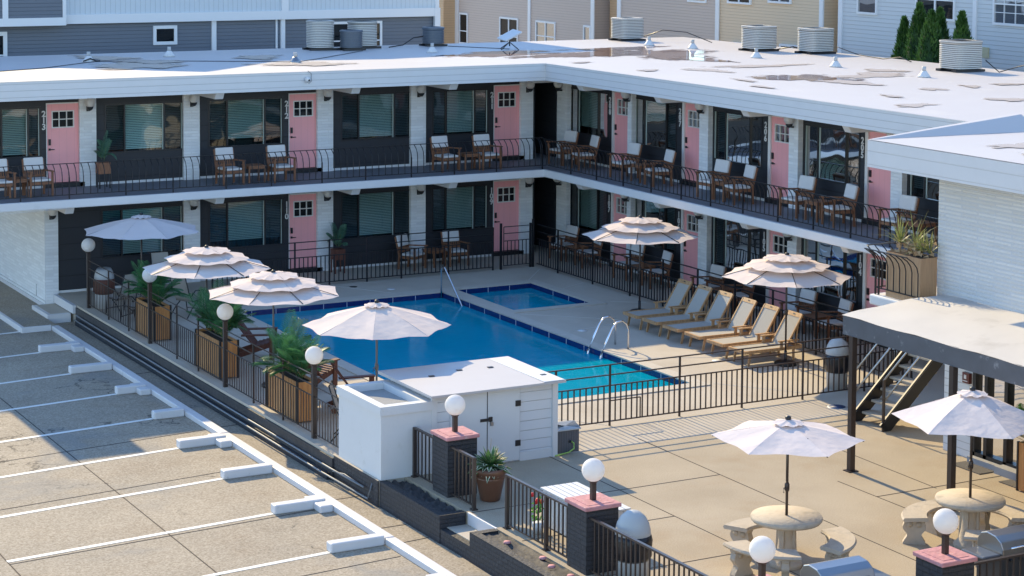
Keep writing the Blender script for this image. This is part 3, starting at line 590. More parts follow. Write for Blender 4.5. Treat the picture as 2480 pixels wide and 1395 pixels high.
def blob_obj(cx, cy, rx, ry, z, seed, name, mt, par):
    pts = blob(cx, cy, rx, ry, z, seed); n = len(pts); vs = [(cx, cy, z)]; at = [1.0]
    for q in (.35, .7, 1.0, 1.25):
        for p in pts: vs.append((cx+(p[0]-cx)*q, cy+(p[1]-cy)*q, z)); at.append(1-q/1.25)
    fs = [(0, 1+k, 1+(k+1) % n) for k in range(n)]+[(1+j*n+k, 1+j*n+(k+1) % n, 1+(j+1)*n+(k+1) % n, 1+(j+1)*n+k) for j in range(3) for k in range(n)]
    o = MB().add(vs, fs).build(name, mt, par); a = o.data.attributes.new('fade', 'FLOAT', 'POINT'); a.data.foreach_set('value', at); return o
def fademat(name, c1, c2, rough, spec=.5):
    m = bpy.data.materials.new(name); m.use_nodes = True; N = m.node_tree.nodes; L = m.node_tree.links; b = N['Principled BSDF']; b.inputs['Roughness'].default_value = rough; b.inputs['Specular IOR Level'].default_value = spec
    at = N.new('ShaderNodeAttribute'); at.attribute_name = 'fade'; g = N.new('ShaderNodeNewGeometry'); mp = N.new('ShaderNodeMapping'); mp.inputs['Scale'].default_value = (1.0, 1.6, 1); L.new(g.outputs['Position'], mp.inputs[0])
    n = N.new('ShaderNodeTexNoise'); n.inputs['Scale'].default_value = 2.2; n.inputs['Detail'].default_value = 7; n.inputs['Roughness'].default_value = .6; L.new(mp.outputs[0], n.inputs['Vector'])
    a = N.new('ShaderNodeMath'); a.operation = 'MULTIPLY_ADD'; a.inputs[1].default_value = 1.5; L.new(n.outputs['Fac'], a.inputs[0]); L.new(at.outputs['Fac'], a.inputs[2])
    r = N.new('ShaderNodeMapRange'); r.inputs[1].default_value = .90; r.inputs[2].default_value = 1.10; L.new(a.outputs[0], r.inputs[0])
    cm = N.new('ShaderNodeMix'); cm.data_type = 'RGBA'; cm.inputs[6].default_value = (*c1, 1); cm.inputs[7].default_value = (*c2, 1); L.new(n.outputs['Fac'], cm.inputs[0]); L.new(cm.outputs[2], b.inputs['Base Color'])
    t = N.new('ShaderNodeBsdfTransparent'); x = N.new('ShaderNodeMixShader'); L.new(r.outputs[0], x.inputs[0]); L.new(t.outputs[0], x.inputs[1]); L.new(b.outputs[0], x.inputs[2]); L.new(x.outputs[0], N['Material Output'].inputs[0]); return m
PUD = fademat('roof_puddle', (.16, .09, .07), (.38, .24, .20), .05, .8); STN = fademat('roof_stain', (.42, .33, .26), (.52, .44, .37), .4)
for i, (cx, cy, rx, ry) in enumerate(((.6, 3.6, 1.6, .75), (3.0, 2.4, 1.7, 1.0), (4.9, 1.6, 1.3, 1.5), (4.8, 4.1, 1.4, .5), (4.6, -.5, .5, .8), (3.4, -6.9, .8, 1.1))): blob_obj(cx, cy, rx*1.15, ry*1.15, 5.508+.0006*i, 20+i, 'puddle', PUD, mot)
for i, (cx, cy, rx, ry) in enumerate(((2.6, -3.9, .25, .6), (4.6, -3.2, .9, .35), (3.6, -8.4, .4, .5), (5.4, -7.0, .8, .5), (6.7, -5.8, .3, .5), (4.15, -10.7, .22, .3), (1.2, -13.65, .45, .2), (6.75, -10.4, .3, .2), (3.95, -13.5, .4, .3), (5.5, -10.5, .15, .3), (-10.1, 6.4, .5, .7), (-10.2, 3.4, .7, 1.0), (-6.2, 5.0, .5, .6), (-6.0, 2.2, 1.0, .45), (1.0, -.2, .3, .12), (1.15, -3.3, .2, .25), (2.1, -11.8, .12, .3), (1.6, -6.9, .1, .4), (-9.4, 4.6, .6, .5), (.9, -8.6, .08, .5))):
    blob_obj(cx, cy, rx*1.3, ry*1.3, 5.512+.0005*i, 40+i, 'stain', STN, mot)
# slim stiles of the walkway: thin white strip where pavement meets wall is the footing above
# ================================================================== RIGHT ANNEX
an = thing('annex_building', 'white stone clad annex with flat roof at the right, glass doors at patio level', 'building', (-1.5, -24, 0))
MB().box(-3.0, -40, 2.5, -.02, -19.35, 5.03).build('stone_wall', STONE, an)
m = MB()
for (a, b, c, d) in cells(-40, -19.45, 0, 2.5, [(-21.55, -20.22, .1, 2.05), (-23.3, -21.6, .1, 2.05)]): m.box(-2.87, a, c, -.02, b, d) if not (-23.4 < (a+b)/2 < -20.2 and (b-a) < 2.5 and c < .2 and d > 1.5) else m.box(-2.87, a, c, -.02, b, d)
m = MB().box(-2.87, -20.22, 0, -2.7, -19.45, 2.5).box(-2.87, -40, 0, -2.7, -23.3, 2.5).box(-2.87, -23.3, 2.05, -2.7, -20.22, 2.5).box(-2.87, -23.3, 0, -2.7, -20.22, .1).box(-2.7, -19.6, 0, -.02, -19.45, 2.5)
m.build('siding_wall', lined('white_siding', (.68, .69, .70), .13, dark=.72, line=.08), an)
m = MB()
for y in (-20.26, -20.56, -21.06, -21.60, -22.2, -22.8, -23.26): m.box(-2.90, y-.04, .1, -2.74, y+.04, 2.05)
m.box(-2.90, -23.3, 1.98, -2.75, -20.22, 2.05).box(-2.90, -23.3, .1, -2.75, -20.22, .17)
fo = m.build('sliding_door', BLKM, an)
MB().poly([(-2.82, -23.3, .1), (-2.82, -20.22, .1), (-2.82, -20.22, 2.05), (-2.82, -23.3, 2.05)]).build('glass', glassmat('door_pane', (.62, .60, .5), 1.0, .1), fo)
m = MB(); r = random.Random(3)
for k in range(26): m.box(-2.66, -23.3+k*.12, .12, -2.65, -23.3+k*.12+.095, 2.0)
m.build('vertical_blind', mat('cream_blind', (.62, .56, .42), .7), fo)
MB().box(-2.5, -23.3, .1, -2.4, -20.2, 2.1).build('room_wall', DARKIN, an)
MB().box(-3.02, -21.05, 0, -2.87, -20.25, .10).box(-3.12, -23.0, 0, -2.87, -21.05, .13).each('door_step', mat('grey_step', (.35, .35, .36), .8, bump=.3), an)
m = MB().box(-3.72, -40, 5.02, 0.0, -18.3, 5.46); m.build('roof_slab', WH, an)
m = MB().box(-3.75, -40, 5.0, -3.72, -18.27, 5.485).box(-3.72, -18.3, 5.0, -.01, -18.27, 5.485); m.build('fascia', lined('white_lap_annex', (.62, .625, .635), .24, dark=.85, line=.05, rough=.45, bump=.3), an)
s = skin(-3.76, -.02, -40, -18.27, 5.497, 6, 30, 9); s.build('roof_membrane', ROOFM, an)
MB().add([(-3.7, -18.28, 5.50), (-.02, -17.95, 5.50), (-.02, -18.62, 5.50), (-3.7, -18.36, 5.50), (-3.7, -18.30, 5.505), (-.02, -17.97, 5.78), (-.02, -18.17, 5.78)],
         [(3, 2, 6, 4), (0, 1, 5, 4), (4, 5, 6), (1, 2, 6, 5), (0, 4, 3)]).build('roof_cricket', ROOFM, an)
for i, (cx, cy, rx, ry) in enumerate(((-2.0, -20.3, .5, .35), (-1.0, -21.3, .9, .5), (-2.6, -21.6, .3, .5))): blob_obj(cx, cy, rx, ry, 5.508+.001*i, 90+i, 'stain', STN, an)
MB().box(-3.5, -19.35, 2.45, 0.0, -18.08, 2.64).build('landing_slab', WH, an, bevel=.03)
fa = thing('fire_call_box', 'small dark red fire alarm call box with white symbol on the annex wall', 'alarm box', (-2.9, -20.08, 1.35))
MB().box(-2.94, -20.17, 1.34, -2.87, -19.99, 1.53).build('box', mat('maroon', (.12, .03, .025), .4), fa, bevel=.008)
MB().box(-2.945, -20.1, 1.42, -2.94, -20.04, 1.49).box(-2.945, -20.13, 1.375, -2.94, -20.01, 1.39).build('symbol', WH, fa)
mt = tag(MB().box(-3.4, -21.0, .001, -3.05, -20.25, .015).build('door_mat', mat('dark_mat', (.13, .12, .11), .95, bump=1, bscale=60)), 'dark door mat lying in front of the annex glass door', 'door mat')
tag(MB().box(-3.42, -22.0, .001, -3.15, -21.5, .015).build('door_mat', MATS['dark_mat']), 'dark mat beside the palm planter at the annex wall', 'door mat')
# canopy
cn = thing('entrance_canopy', 'grey steel canopy with pale arched fabric roof in front of the annex', 'canopy', (-5.2, -21, 0))
CNY0, CNY1 = -36, -19.55
m = MB().box(-5.24, CNY0, 2.34, -5.16, CNY1, 2.66).box(-5.16, CNY1-.08, 2.34, -3.02, CNY1, 2.66); m.build('fascia_beam', mat('slate_steel', (.075, .085, .105), .45, var=.35, vscale=3, dirt=(.22, .24, .27), dscale=4, dlo=.6, dhi=.7), cn)
for y in (-19.8, -22.36, -27.2): m = MB().box(-5.26, y-.05, .0, -5.16, y+.05, 2.34).box(-5.31, y-.09, 0, -5.11, y+.09, .015); m.build('post', BRZ, cn)
vs = []; nx = 12; ny = 34
for j in range(ny+1):
    y = CNY1+.02+(CNY0-CNY1)*j/ny
    for i in range(nx+1):
        u = i/nx; x = -5.25+2.24*u
        edge = min(1, j/2.0)
        arch = .07*math.sin(math.pi*min(1, u*1.0))*(.45+.55*edge)
        vs.append((x, y, 2.665+.17*u+arch+.012*math.sin(j*1.9+i)))
MB().add(vs, [(j*(nx+1)+i, j*(nx+1)+i+1, (j+1)*(nx+1)+i+1, (j+1)*(nx+1)+i) for j in range(ny) for i in range(nx)], True).build('fabric_roof', mat('canopy_fabric', (.54, .51, .48), .8, var=.08, vscale=1.5, dirt=(.42, .39, .36), dscale=1.1, dlo=.55, dhi=.75, bump=.25, bscale=5), cn)
# stairs
stt = thing('outdoor_staircase', 'black steel staircase with concrete treads and open handrails beside the annex', 'staircase', (-2.9, -17.5, 0))
SX0, SX1, SY0, SY1 = -3.0, -.35, -17.95, -17.10
for y in (SY0, SY1):
    m = MB(); m.beam((SX0, y, .03), (SX1, y, 2.5), .04, .26); m.build('stringer', BIRON, stt)
    MB().beam((SX0-.01, y, .17), (SX1, y, 2.64), .05, .012).build('stringer_cap', mat('worn_steel', (.16, .17, .19), .4, metal=.8), stt)
for k in range(12):
    x = SX0+.14+k*.215; z = .19+.2*k
    MB().box(x, SY0+.03, z-.045, x+.27, SY1-.03, z).build('tread', mat('tread_concrete', (.42, .36, .28), .8, var=.1), stt, bevel=.008)
for y in (SY0, SY1):
    for h in (.45, .85):
        MB().tube([(SX0-.02, y, .1+h), (SX1, y, 2.55+h)], .02, 8).build('handrail', STEEL, stt)
    MB().box(SX0-.03, y-.02, 0, SX0+.015, y+.02, .97).build('post', BRZ, stt)
# ================================================================== RAILINGS
def curved_run(th, F, u0, u1, side, posts, zb=2.75, zt=3.47, off=.22, uoff=0.0, d0=0.0):
    """F maps (u, d, z); d grows in the bending direction"""
    m = MB(); n = max(1, int(round(abs(u1-u0)/.175)))
    m.beam(F(u0, d0, zb), F(u1, d0, zb), .02, .02); m.beam(F(u0, d0+off, zt), F(u1, d0+off, zt), .035, .016)
    for k in range(n+1):
        u = u0+(u1-u0)*k/n
        pts = [F(u, d0, zb), F(u, d0, zb+.42), F(u, d0+off*.12, zb+.53), F(u, d0+off*.42, zb+.63), F(u, d0+off*.78, zb+.69), F(u, d0+off, zt)]
        m.tube(pts, .011, 5, False)
    m.build('railing_panel', BIRON, th)
    for u in posts:
        m = MB().box(*F(u-.014, d0-.014, 2.645), *F(u+.014, d0+.014, zb+.42)); m.tube([F(u, d0, zb+.42), F(u, d0+off*.12, zb+.53), F(u, d0+off*.42, zb+.63), F(u, d0+off*.78, zb+.69), F(u, d0+off, zt)], .013, 5); m.build('post', BIRON, th)
rl = thing('balcony_railing', 'black iron railing with bent top bars along the whole upper balcony', 'railing', (-5, .12, 2.65))
FBR = lambda u, d, z: (u, .12+d, z); FRR = lambda u, d, z: (.14-d, u, z)
xs = [-14.1-1.2]+[-14.1, -12.93, -11.54, -10.35, -8.98, -7.78, -6.41, -5.2, -3.9, -2.65, -1.4, -.0]
for i in range(len(xs)-1): curved_run(rl, FBR, xs[i], xs[i+1] if i < len(xs)-2 else .12, 1, [xs[i+1]])
ys = [.12, -1.15, -2.45, -3.75, -5.05, -6.39, -7.64, -8.95, -10.3, -11.6, -12.9, -14.2, -15.5, -16.8, -17.9]
for i in range(len(ys)-1): curved_run(rl, FRR, ys[i]-(.05 if i == 0 else 0), ys[i+1], -1, [ys[i+1]], off=.15)
rl2 = thing('planter_railing', 'black bowed iron rail round the wooden planter on the annex landing', 'railing', (-3.4, -18.8, 2.65))
FP = lambda u, d, z: (-3.42-d, u, z); FP2 = lambda u, d, z: (u, -18.16+d, z)
curved_run(rl2, FP, -18.16, -19.33, 1, [-18.25], zb=2.77, zt=3.5, off=.26); curved_run(rl2, FP2, -3.42, -2.6, 1, [-3.42], zb=2.77, zt=3.5, off=.26)
def flat_run(th, p, q, posts=(), bars=True, xb=False, pitch=.118, mt=BIRON, tall=1.15, gate=None, bt=.021):
    p, q = Vector((*p, 0)), Vector((*q, 0)); d = (q-p); L_ = d.length; d.normalize(); m = MB(); Z = Vector((0, 0, 1))
    for z in (tall, tall-.19, tall-.39, .085): m.beam(p+Z*z, q+Z*z, bt+.008, bt)
    n = int(L_/pitch)
    for k in range(1, n):
        a = p+d*(L_*k/n); m.beam(a+Z*.085, a+Z*(tall-.39), bt, bt, (d.x, d.y, 0))
    m.build('fence_panel', mt, th)
def fpost(th, x, y, h=1.15, w_=.035, mt=BIRON): MB().box(x-w_/2, y-w_/2, 0, x+w_/2, y+w_/2, h).build('post', mt, th)
f1 = thing('pool_fence', 'black iron fence along the back of the pool deck with a gate', 'fence', (-5, .25, 0))
xs = [-9.3, -8.4, -7.1, -6.15, -5.1, -4.12, -2.75, -1.42]
for i in range(len(xs)-1): flat_run(f1, (xs[i], .25), (xs[i+1], .25)); 
for x in xs: fpost(f1, x, .25)
fpost(f1, -1.18, .25, 1.24, .05); fpost(f1, -.28, .25, 1.2, .05); fpost(f1, -.2, .25, 1.3, .05)
m = MB(); 
for z in (1.14, .96, .76, .1): m.beam((-1.1, .24, z), (-.3, .24, z), .022, .018)
for k in range(8): m.beam((-1.1+.8*k/7, .24, .1), (-1.1+.8*k/7, .24, .76 if 0 < k < 7 else 1.14), .018, .018, (1, 0, 0))
m.build('gate', BIRON, f1)
f2 = thing('pool_fence', 'black iron fence between the pool deck and the rooms on the right', 'fence', (-.1, -7, 0))
ys = [.2, -.92, -2.7, -4.5, -6.0, -7.5, -9.03, -10.49, -12.08, -13.6, -15.25]
for i in range(len(ys)-1): flat_run(f2, (-.1, ys[i]), (-.1, ys[i+1]))
for y in ys[1:]: fpost(f2, -.1, y)
f3 = thing('pool_fence', 'brown iron fence between the pool and the sunny patio in front', 'fence', (-4.7, -15.25, 0))
xs = [-9.12, -8.43, -7.27, -5.72, -4.28, -2.83, -1.3, -.1]
for i in range(len(xs)-1): flat_run(f3, (xs[i], -15.25), (xs[i+1], -15.25), mt=RIRON, tall=1.15)
for x in xs: fpost(f3, x, -15.25, 1.15, .032, RIRON)
m = MB().beam((-7.27, -15.25, .47), (-6.6, -15.25, .47), .02, .018).beam((-6.6, -15.25, .085), (-6.6, -15.25, .47), .02, .018, (1, 0, 0)); m.build('latch_bar', RIRON, f3)
f4 = thing('pool_fence', 'bronze iron fence on the deck edge above the parking lot, between globe lamp posts', 'fence', (-12.5, -7, 0))
ys = [.05, -1.5, -2.97, -4.45, -6.2, -7.51, -9.07, -10.6, -12.09, -13.56, -14.8]
for i in range(len(ys)-1): flat_run(f4, (-12.5, ys[i]), (-12.5, ys[i+1]), mt=BRZ, bt=.014)
for y in ys: 
    if y not in (.05, -4.45, -9.07, -13.56): fpost(f4, -12.5, y, 1.15, .03, BRZ)
for y, d_ in ((.05, 'at the far left corner of the pool fence'), (-4.45, 'under the edge of the leftmost tiered umbrella'), (-9.07, 'between the second and third palm planters'), (-13.56, 'nearest the white pump box')):
    t = thing('lamp_post', 'white globe lamp on a bronze post '+d_, 'lamp post', (-12.5, y, 0), 'globe lamp posts along the pool fence')
    MB().box(-12.54, y-.04, 0, -12.46, y+.04, 1.34).build('pole', BRZ, t); MB().lathe([(.06, 1.33), (.07, 1.37), (.05, 1.38)], (-12.5, y, 0), 14).build('collar', BRZ, t); MB().sphere((-12.5, y, 1.52), .165).build('globe', GLOBE, t)
# ================================================================== FURNITURE MASTERS
def make_chair():
    t = thing('wooden_armchair', 'x', 'armchair')
    for sx in (-1, 1):
        MB().box(sx*.27-.022, -.28, 0, sx*.27+.022, -.235, .60).build('leg', WOODC, t)
        m = MB(); m.beam((sx*.24, .26, 0), (sx*.24, .24, .45), .045, .045, (0, 1, 0)); m.build('leg', WOODC, t)
        MB().beam((sx*.27, -.33, .615), (sx*.265, .27, .58), .055, .03).build('armrest', WOODC, t)
    m = MB().box(-.27, -.27, .30, .27, -.235, .36).box(-.27, .20, .28, .27, .24, .34)
    for sx in (-1, 1): m.box(sx*.255-.015, -.25, .30, sx*.255+.015, .23, .355)
    for k in range(7): m.box(-.22+k*.07, -.25, .355, -.17+k*.07, .22, .37)
    m.build('seat_frame', WOODC, t)
    m = MB(); m.beam((-.25, .25, .42), (-.25, .36, .86), .04, .035, (0, 1, 0)).beam((.25, .25, .42), (.25, .36, .86), .04, .035, (0, 1, 0)); m.beam((-.25, .35, .83), (.25, .35, .83), .03, .06); m.beam((-.25, .26, .46), (.25, .26, .46), .03, .05)
    for k in range(8): x = -.2+k*.057; m.beam((x, .265, .46), (x, .345, .82), .028, .015, (0, 1, 0))
    m.build('backrest', WOODC, t)
    MB().box(-.235, -.27, .372, .235, .2, .43).build('seat_cushion', CUSH, t, bevel=.02)
    m = MB(); m.obox((0, .30, .745), (.24, 0, 0), (0, .035, -.009), (0, .035, .15)); m.build('back_cushion', CUSH, t, bevel=.025)
    return t
def make_table():
    t = thing('side_table', 'x', 'side table')
    m = MB()
    for k in range(6): m.box(-.24, -.24+k*.082, .43, .24, -.17+k*.082, .45)
    m.build('tabletop', WOODC, t)
    MB().box(-.22, -.22, .37, .22, -.2, .43).box(-.22, .2, .37, .22, .22, .43).box(-.22, -.2, .37, -.2, .2, .43).box(.2, -.2, .37, .22, .2, .43).build('apron', WOODC, t)
    for sx in (-1, 1):
        for sy in (-1, 1): MB().box(sx*.21-.02, sy*.21-.02, 0, sx*.21+.02, sy*.21+.02, .37).build('leg', WOODC, t)
    return t
CH = make_chair(); TB = make_table()
GC = 'wooden armchairs outside the rooms'; GT = 'slatted side tables between the armchairs'
def ch(x, y, z, deg, lab): put(CH, USED, (x, y, z), rad(deg), 'cream cushioned armchair '+lab, GC)
def tb(x, y, z, deg, lab): put(TB, USED, (x, y, z), rad(deg), 'slatted wooden side table '+lab, GT)
U = 2.65
ch(-14.34, .98, U, 0, 'at the left edge of the upper balcony'); ch(-13.45, .95, U, 4, 'just left of door 213 upstairs'); tb(-13.96, .98, U, 0, 'between the two chairs left of door 213')
ch(-8.60, .90, U, 4, 'upstairs below the window of room 212, left one'); ch(-7.23, .85, U, 0, 'right beside the door of 212 upstairs'); tb(-7.92, .95, U, 0, 'upstairs left of door 212')
ch(-2.50, .92, U, 6, 'upstairs at the left end of room 211, cushion tipped over its top'); ch(-1.32, .80, U, 2, 'upstairs just left of door 211'); tb(-1.86, .82, U, 0, 'upstairs left of door 211')
for (y0, a0, y1, a1, nm) in ((.82, -80, -.38, -100, '208'), (-2.40, -86, -4.05, -100, '207'), (-6.45, -82, -7.55, -98, '206'), (-9.82, -84, -11.38, -100, '205')):
    ch(1.02, y0, U, a0, 'upstairs below the window of '+nm); ch(1.0, y1, U, a1, 'upstairs between side table and door '+nm)
    tb(1.05, (y0+y1)/2, U, -90, 'upstairs between the chairs of room '+nm)
ch(1.0, -13.4, U, -84, 'upstairs behind the spiky planter, right of door 205'); tb(1.05, -14.1, U, -90, 'upstairs beside the chair right of door 205')
ch(-3.25, 1.42, 0, 32, 'on the ground floor, turned sideways left of room 109'); ch(-1.93, 1.45, 0, -2, 'on the ground floor below the window of 109'); tb(-2.52, 1.55, 0, 20, 'on the ground floor left of room 109')
for (y0, y1, nm) in ((.95, -.38, '107'), (-2.42, -3.75, '106'), (-6.10, -7.36, '105'), (-9.76, -11.05, '104')):
    ch(1.15, y0, 0, -84, 'behind the pool fence, farther one at ground floor room '+nm); ch(1.15, y1, 0, -100, 'behind the pool fence, nearer one at ground floor room '+nm)
    tb(1.2, (y0+y1)/2, 0, -90, 'on the ground floor between the chairs of room '+nm)
# ---- sun loungers
def make_lounger():
    t = thing('sun_lounger', 'x', 'sun lounger')
    m = MB()
    for sy in (-1, 1): m.box(-.92, sy*.29-.018, .27, .62, sy*.29+.018, .335)
    m.box(-.93, -.272, .275, -.87, .272, .335).box(.56, -.272, .27, .62, .272, .33); 
    m.build('side_frame', WOODT, t)
    for sy in (-1, 1):
        m = MB(); m.beam((-.74, sy*.27, .27), (-.80, sy*.27, 0), .03, .05, (1, 0, 0)); m.build('leg', WOODT, t)
        MB().box(.34, sy*.27-.015, 0, .39, sy*.27+.015, .27).build('leg', WOODT, t)
        m = MB().box(-.02, sy*.325-.022, .335, .04, sy*.325+.022, .46).box(-.07, sy*.325-.03, .46, .45, sy*.325+.03, .485); m.build('armrest', WOODT, t)
    MB().box(-.87, -.262, .31, .18, .262, .325).build('seat_sling', SLING, t)
    A = Vector((.18, 0, .32)); B = Vector((.60, 0, .98)); d = (B-A).normalized(); nrm = Vector((-d.z, 0, d.x))
    m = MB()
    for sy in (-1, 1): m.beam(A+Vector((0, sy*.255, 0)), B+Vector((0, sy*.255, 0)), .035, .04, (0, 0, 1))
    m.obox(A+d*.745, (0, .24, 0), d*.05, nrm*.015); m.beam((.43, -.24, .30), (.50, -.24, .80), .02, .03, (1, 0, 0)); m.beam((.43, .24, .30), (.50, .24, .80), .02, .03, (1, 0, 0))
    o = m.build('back_frame', WOODT, t)
    MB().obox(A+d*.75+nrm*.017, (0, .035, 0), d*.012, nrm*.003).build('hand_slot', BLKM, o)
    MB().obox(A+d*.35, (0, .238, 0), d*.35, nrm*.006).build('back_sling', SLING, t)
    return t
LG = make_lounger()
lab = ['farthest from the camera in the row', 'second farthest in the row', 'third from the far end', 'fourth from the far end', 'second nearest in the row', 'nearest in the row']
for i, y in enumerate((-7.86, -8.68, -9.53, -10.42, -11.27, -12.10)):
    put(LG, USED, (-1.28, y, 0), rad(R.uniform(-2, 2)), 'teak sun lounger with grey sling, '+lab[i], 'teak sun loungers beside the pool')
# ---- umbrellas
def tier(m, c, n, r0, z0, r1, z1, rot, sag=.05, scal=.06, na=6, nr=5, drop=.0):
    for k in range(n):
        a0 = rot+2*math.pi*k/n; a1 = a0+2*math.pi/n; vs = []
        for j in range(nr+1):
            t = j/nr
            for i in range(na+1):
                s_ = i/na; r_ = r0+(r1-r0)*t; z = z0+(z1-z0)*(t**1.12)
                p0 = Vector((math.cos(a0), math.sin(a0), 0))*r_; p1 = Vector((math.cos(a1), math.sin(a1), 0))*r_
                p = p0.lerp(p1, s_); bow = 4*s_*(1-s_)
                p *= (1-scal*bow*t); z2 = z-sag*bow*t*(1.1-t)+.012*math.sin(9*s_+k*2.1+t*4)*t
                vs.append((c[0]+p.x, c[1]+p.y, z2))
        m.add(vs, [(j*(na+1)+i, j*(na+1)+i+1, (j+1)*(na+1)+i+1, (j+1)*(na+1)+i) for j in range(nr) for i in range(na)], True)
    return m
def umbrella(x, y, zt, Rr, n, tiers, rot, label, clo, z0=0.0, base=True, tilt=None, pole_m=BRZ, drop=.45, crank=1.12):
    t = thing('patio_umbrella', label, 'umbrella', (x, y, z0), 'round patio umbrellas')
    zr = zt-drop; c = (x, y)
    MB().tube([(x, y, z0), (x, y, zt-.02)], .021, 8).build('pole', pole_m, t)
    if tiers == 3:
        a = tier(MB(), c, n, .55, zt-.28, Rr, zr-.02, rot, .03, .015); a.build('canopy_tier', clo, t)
        a = tier(MB(), c, n, .24, zt-.12, Rr*.67, zt-.25, rot, .015, .015); a.build('canopy_tier', clo, t)
        a = tier(MB(), c, n, .02, zt-.02, Rr*.38, zt-.09, rot, .01, .015); a.build('canopy_tier', clo, t)
    else:
        tier(MB(), c, n, .16, zt-.095, Rr, zr, rot, .05, .03).build('canopy', clo, t)
        tier(MB(), c, n, .01, zt-.02, .23, zt-.075, rot, .01, -.12, 6, 3).build('vent_flap', clo, t)
    m = MB()
    for k in range(n):
        a = rot+2*math.pi*k/n; m.beam((x+.03*math.cos(a), y+.03*math.sin(a), zt-.10), (x+(Rr-.02)*math.cos(a), y+(Rr-.02)*math.sin(a), zr-.012), .014, .01)
        m.beam((x+.03*math.cos(a), y+.03*math.sin(a), zr-.13), (x+Rr*.5*math.cos(a), y+Rr*.5*math.sin(a), zr+drop*.42), .012, .01)
    m.build('ribs', BRZ, t)
    MB().lathe([(.03, zt-.03), (.045, zt-.02), (.045, zt+.015), (.01, zt+.03)], (x, y, 0), 12).build('finial', BLKM, t)
    m = MB().tube([(x, y, z0+crank-.07), (x, y, z0+crank-.04), (x, y, z0+crank+.04), (x, y, z0+crank+.08)], [.022, .037, .037, .022], 8); o = m.build('crank_housing', pole_m, t)
    MB().tube([(x, y, z0+crank), (x-.08, y-.03, z0+crank), (x-.08, y-.03, z0+crank-.07)], .009, 6).build('crank_handle', STEEL, o)
    if base:
        o = MB().lathe([(.235, z0), (.24, z0+.05), (.20, z0+.075), (.05, z0+.09)], (x, y, 0), 20).lathe([(.032, z0), (.032, z0+.30)], (x, y, 0), 10).build('base', BLKM, t)
    return t
umbrella(-11.55, -1.05, 2.36, 1.42, 8, 1, .12, 'pale umbrella fully in the blue shade at the far left of the pool deck', UMBW, drop=.40)
umbrella(-11.84, -6.23, 2.37, 1.38, 8, 3, .25, 'cream three tier umbrella farther left, above the first palm planter', UMB, drop=.44)
umbrella(-11.62, -9.45, 2.33, 1.38, 8, 3, .05, 'cream three tier umbrella in front of the left pool edge, overlapping the one behind', UMB, drop=.42, pole_m=mat('grey_pole', (.12, .12, .12), .4))
umbrella(-11.16, -13.35, 2.355, 1.38, 8, 1, .30, 'cream single tier umbrella between the pool and the white pump house', UMB, drop=.44, pole_m=MATS['grey_pole'], crank=1.12)
umbrella(-1.05, -6.45, 2.32, 1.40, 8, 3, .15, 'cream three tier umbrella beside the far end of the lounger row', UMB, drop=.43, crank=1.03)
umbrella(-1.27, -12.57, 2.37, 1.38, 8, 3, .30, 'cream three tier umbrella at the near end of the lounger row', UMB, drop=.46)
umbrella(-9.24, -23.41, 2.20, 1.12, 6, 1, .42, 'white six sided umbrella over the stone table in the middle of the sunny patio', UMBW, base=False, drop=.30, z0=.75, crank=.42)
umbrella(-6.23, -23.96, 2.42, 1.20, 6, 1, .30, 'white six sided umbrella over the stone table at the right edge', UMBW, base=False, drop=.47, z0=.75, crank=.50)
# ---- cast stone tables and curved benches
def scroll_leg(m, c, dirv, width, h, th):
    """slab leg with a waisted scroll outline; dirv = direction of its width"""
    d = Vector(dirv).normalized(); n_ = Vector((-d.y, d.x, 0)); pr = []
    for i in range(17):
        t = i/16; w_ = width*(.50-.0*t)
        w_ = width*(.5*(.86+.14*math.cos(2*math.pi*(t-.82)*1.0))+.05*math.sin(t*6.28*2)) if t < .93 else width*.5
        if t < .12: w_ = width*.5
        pr.append((w_, h*t))
    vs = []; k = len(pr)
    for s_ in (-1, 1):
        for (w_, z) in pr: vs.append(Vector(c)+d*w_+n_*th*s_+Vector((0, 0, z)))
        for (w_, z) in reversed(pr): vs.append(Vector(c)-d*w_+n_*th*s_+Vector((0, 0, z)))
    n2 = 2*k; fs = [tuple(range(n2))[::-1], tuple(range(n2, 2*n2))]+[(i, (i+1) % n2, n2+(i+1) % n2, n2+i) for i in range(n2)]
    m.add(vs, fs)
    for s_ in (-1, 1):
        p = Vector(c)+d*width*.2*s_-n_*(th+.001)+Vector((0, 0, h*.8)); m.tube([p, p-n_*.012], width*.13, 12); p2 = Vector(c)+d*width*.2*s_+n_*(th+.001)+Vector((0, 0, h*.8)); m.tube([p2, p2+n_*.012], width*.13, 12)
    return m
def arc_bench(cx, cy, mid, label, span=76, ri=.64, ro=1.0):
    a0, a1 = rad(mid-span/2), rad(mid+span/2); t = thing('curved_bench', label, 'bench', (cx+.82*math.cos(rad(mid)), cy+.82*math.sin(rad(mid)), 0), 'curved stone benches')
    m = MB(); n = 16; prof = [(ri, .385), (ri-.02, .415), (ri, .445), (ro, .445), (ro+.02, .415), (ro, .385)]; vs = []
    for i in range(n+1):
        a = a0+(a1-a0)*i/n
        for (r_, z) in prof: vs.append((cx+r_*math.cos(a), cy+r_*math.sin(a), z))
    k = len(prof); fs = [(i*k+j, i*k+(j+1) % k, (i+1)*k+(j+1) % k, (i+1)*k+j) for i in range(n) for j in range(k)]+[tuple(range(k))[::-1], tuple(n*k+j for j in range(k))]
    m.add(vs, fs).build('seat', CAST, t)
    for f_ in (.17, .83):
        a = a0+(a1-a0)*f_; m = MB(); scroll_leg(m, (cx+.82*math.cos(a), cy+.82*math.sin(a), 0), (math.cos(a), math.sin(a), 0), .34, .385, .055); m.build('leg', CAST, t)
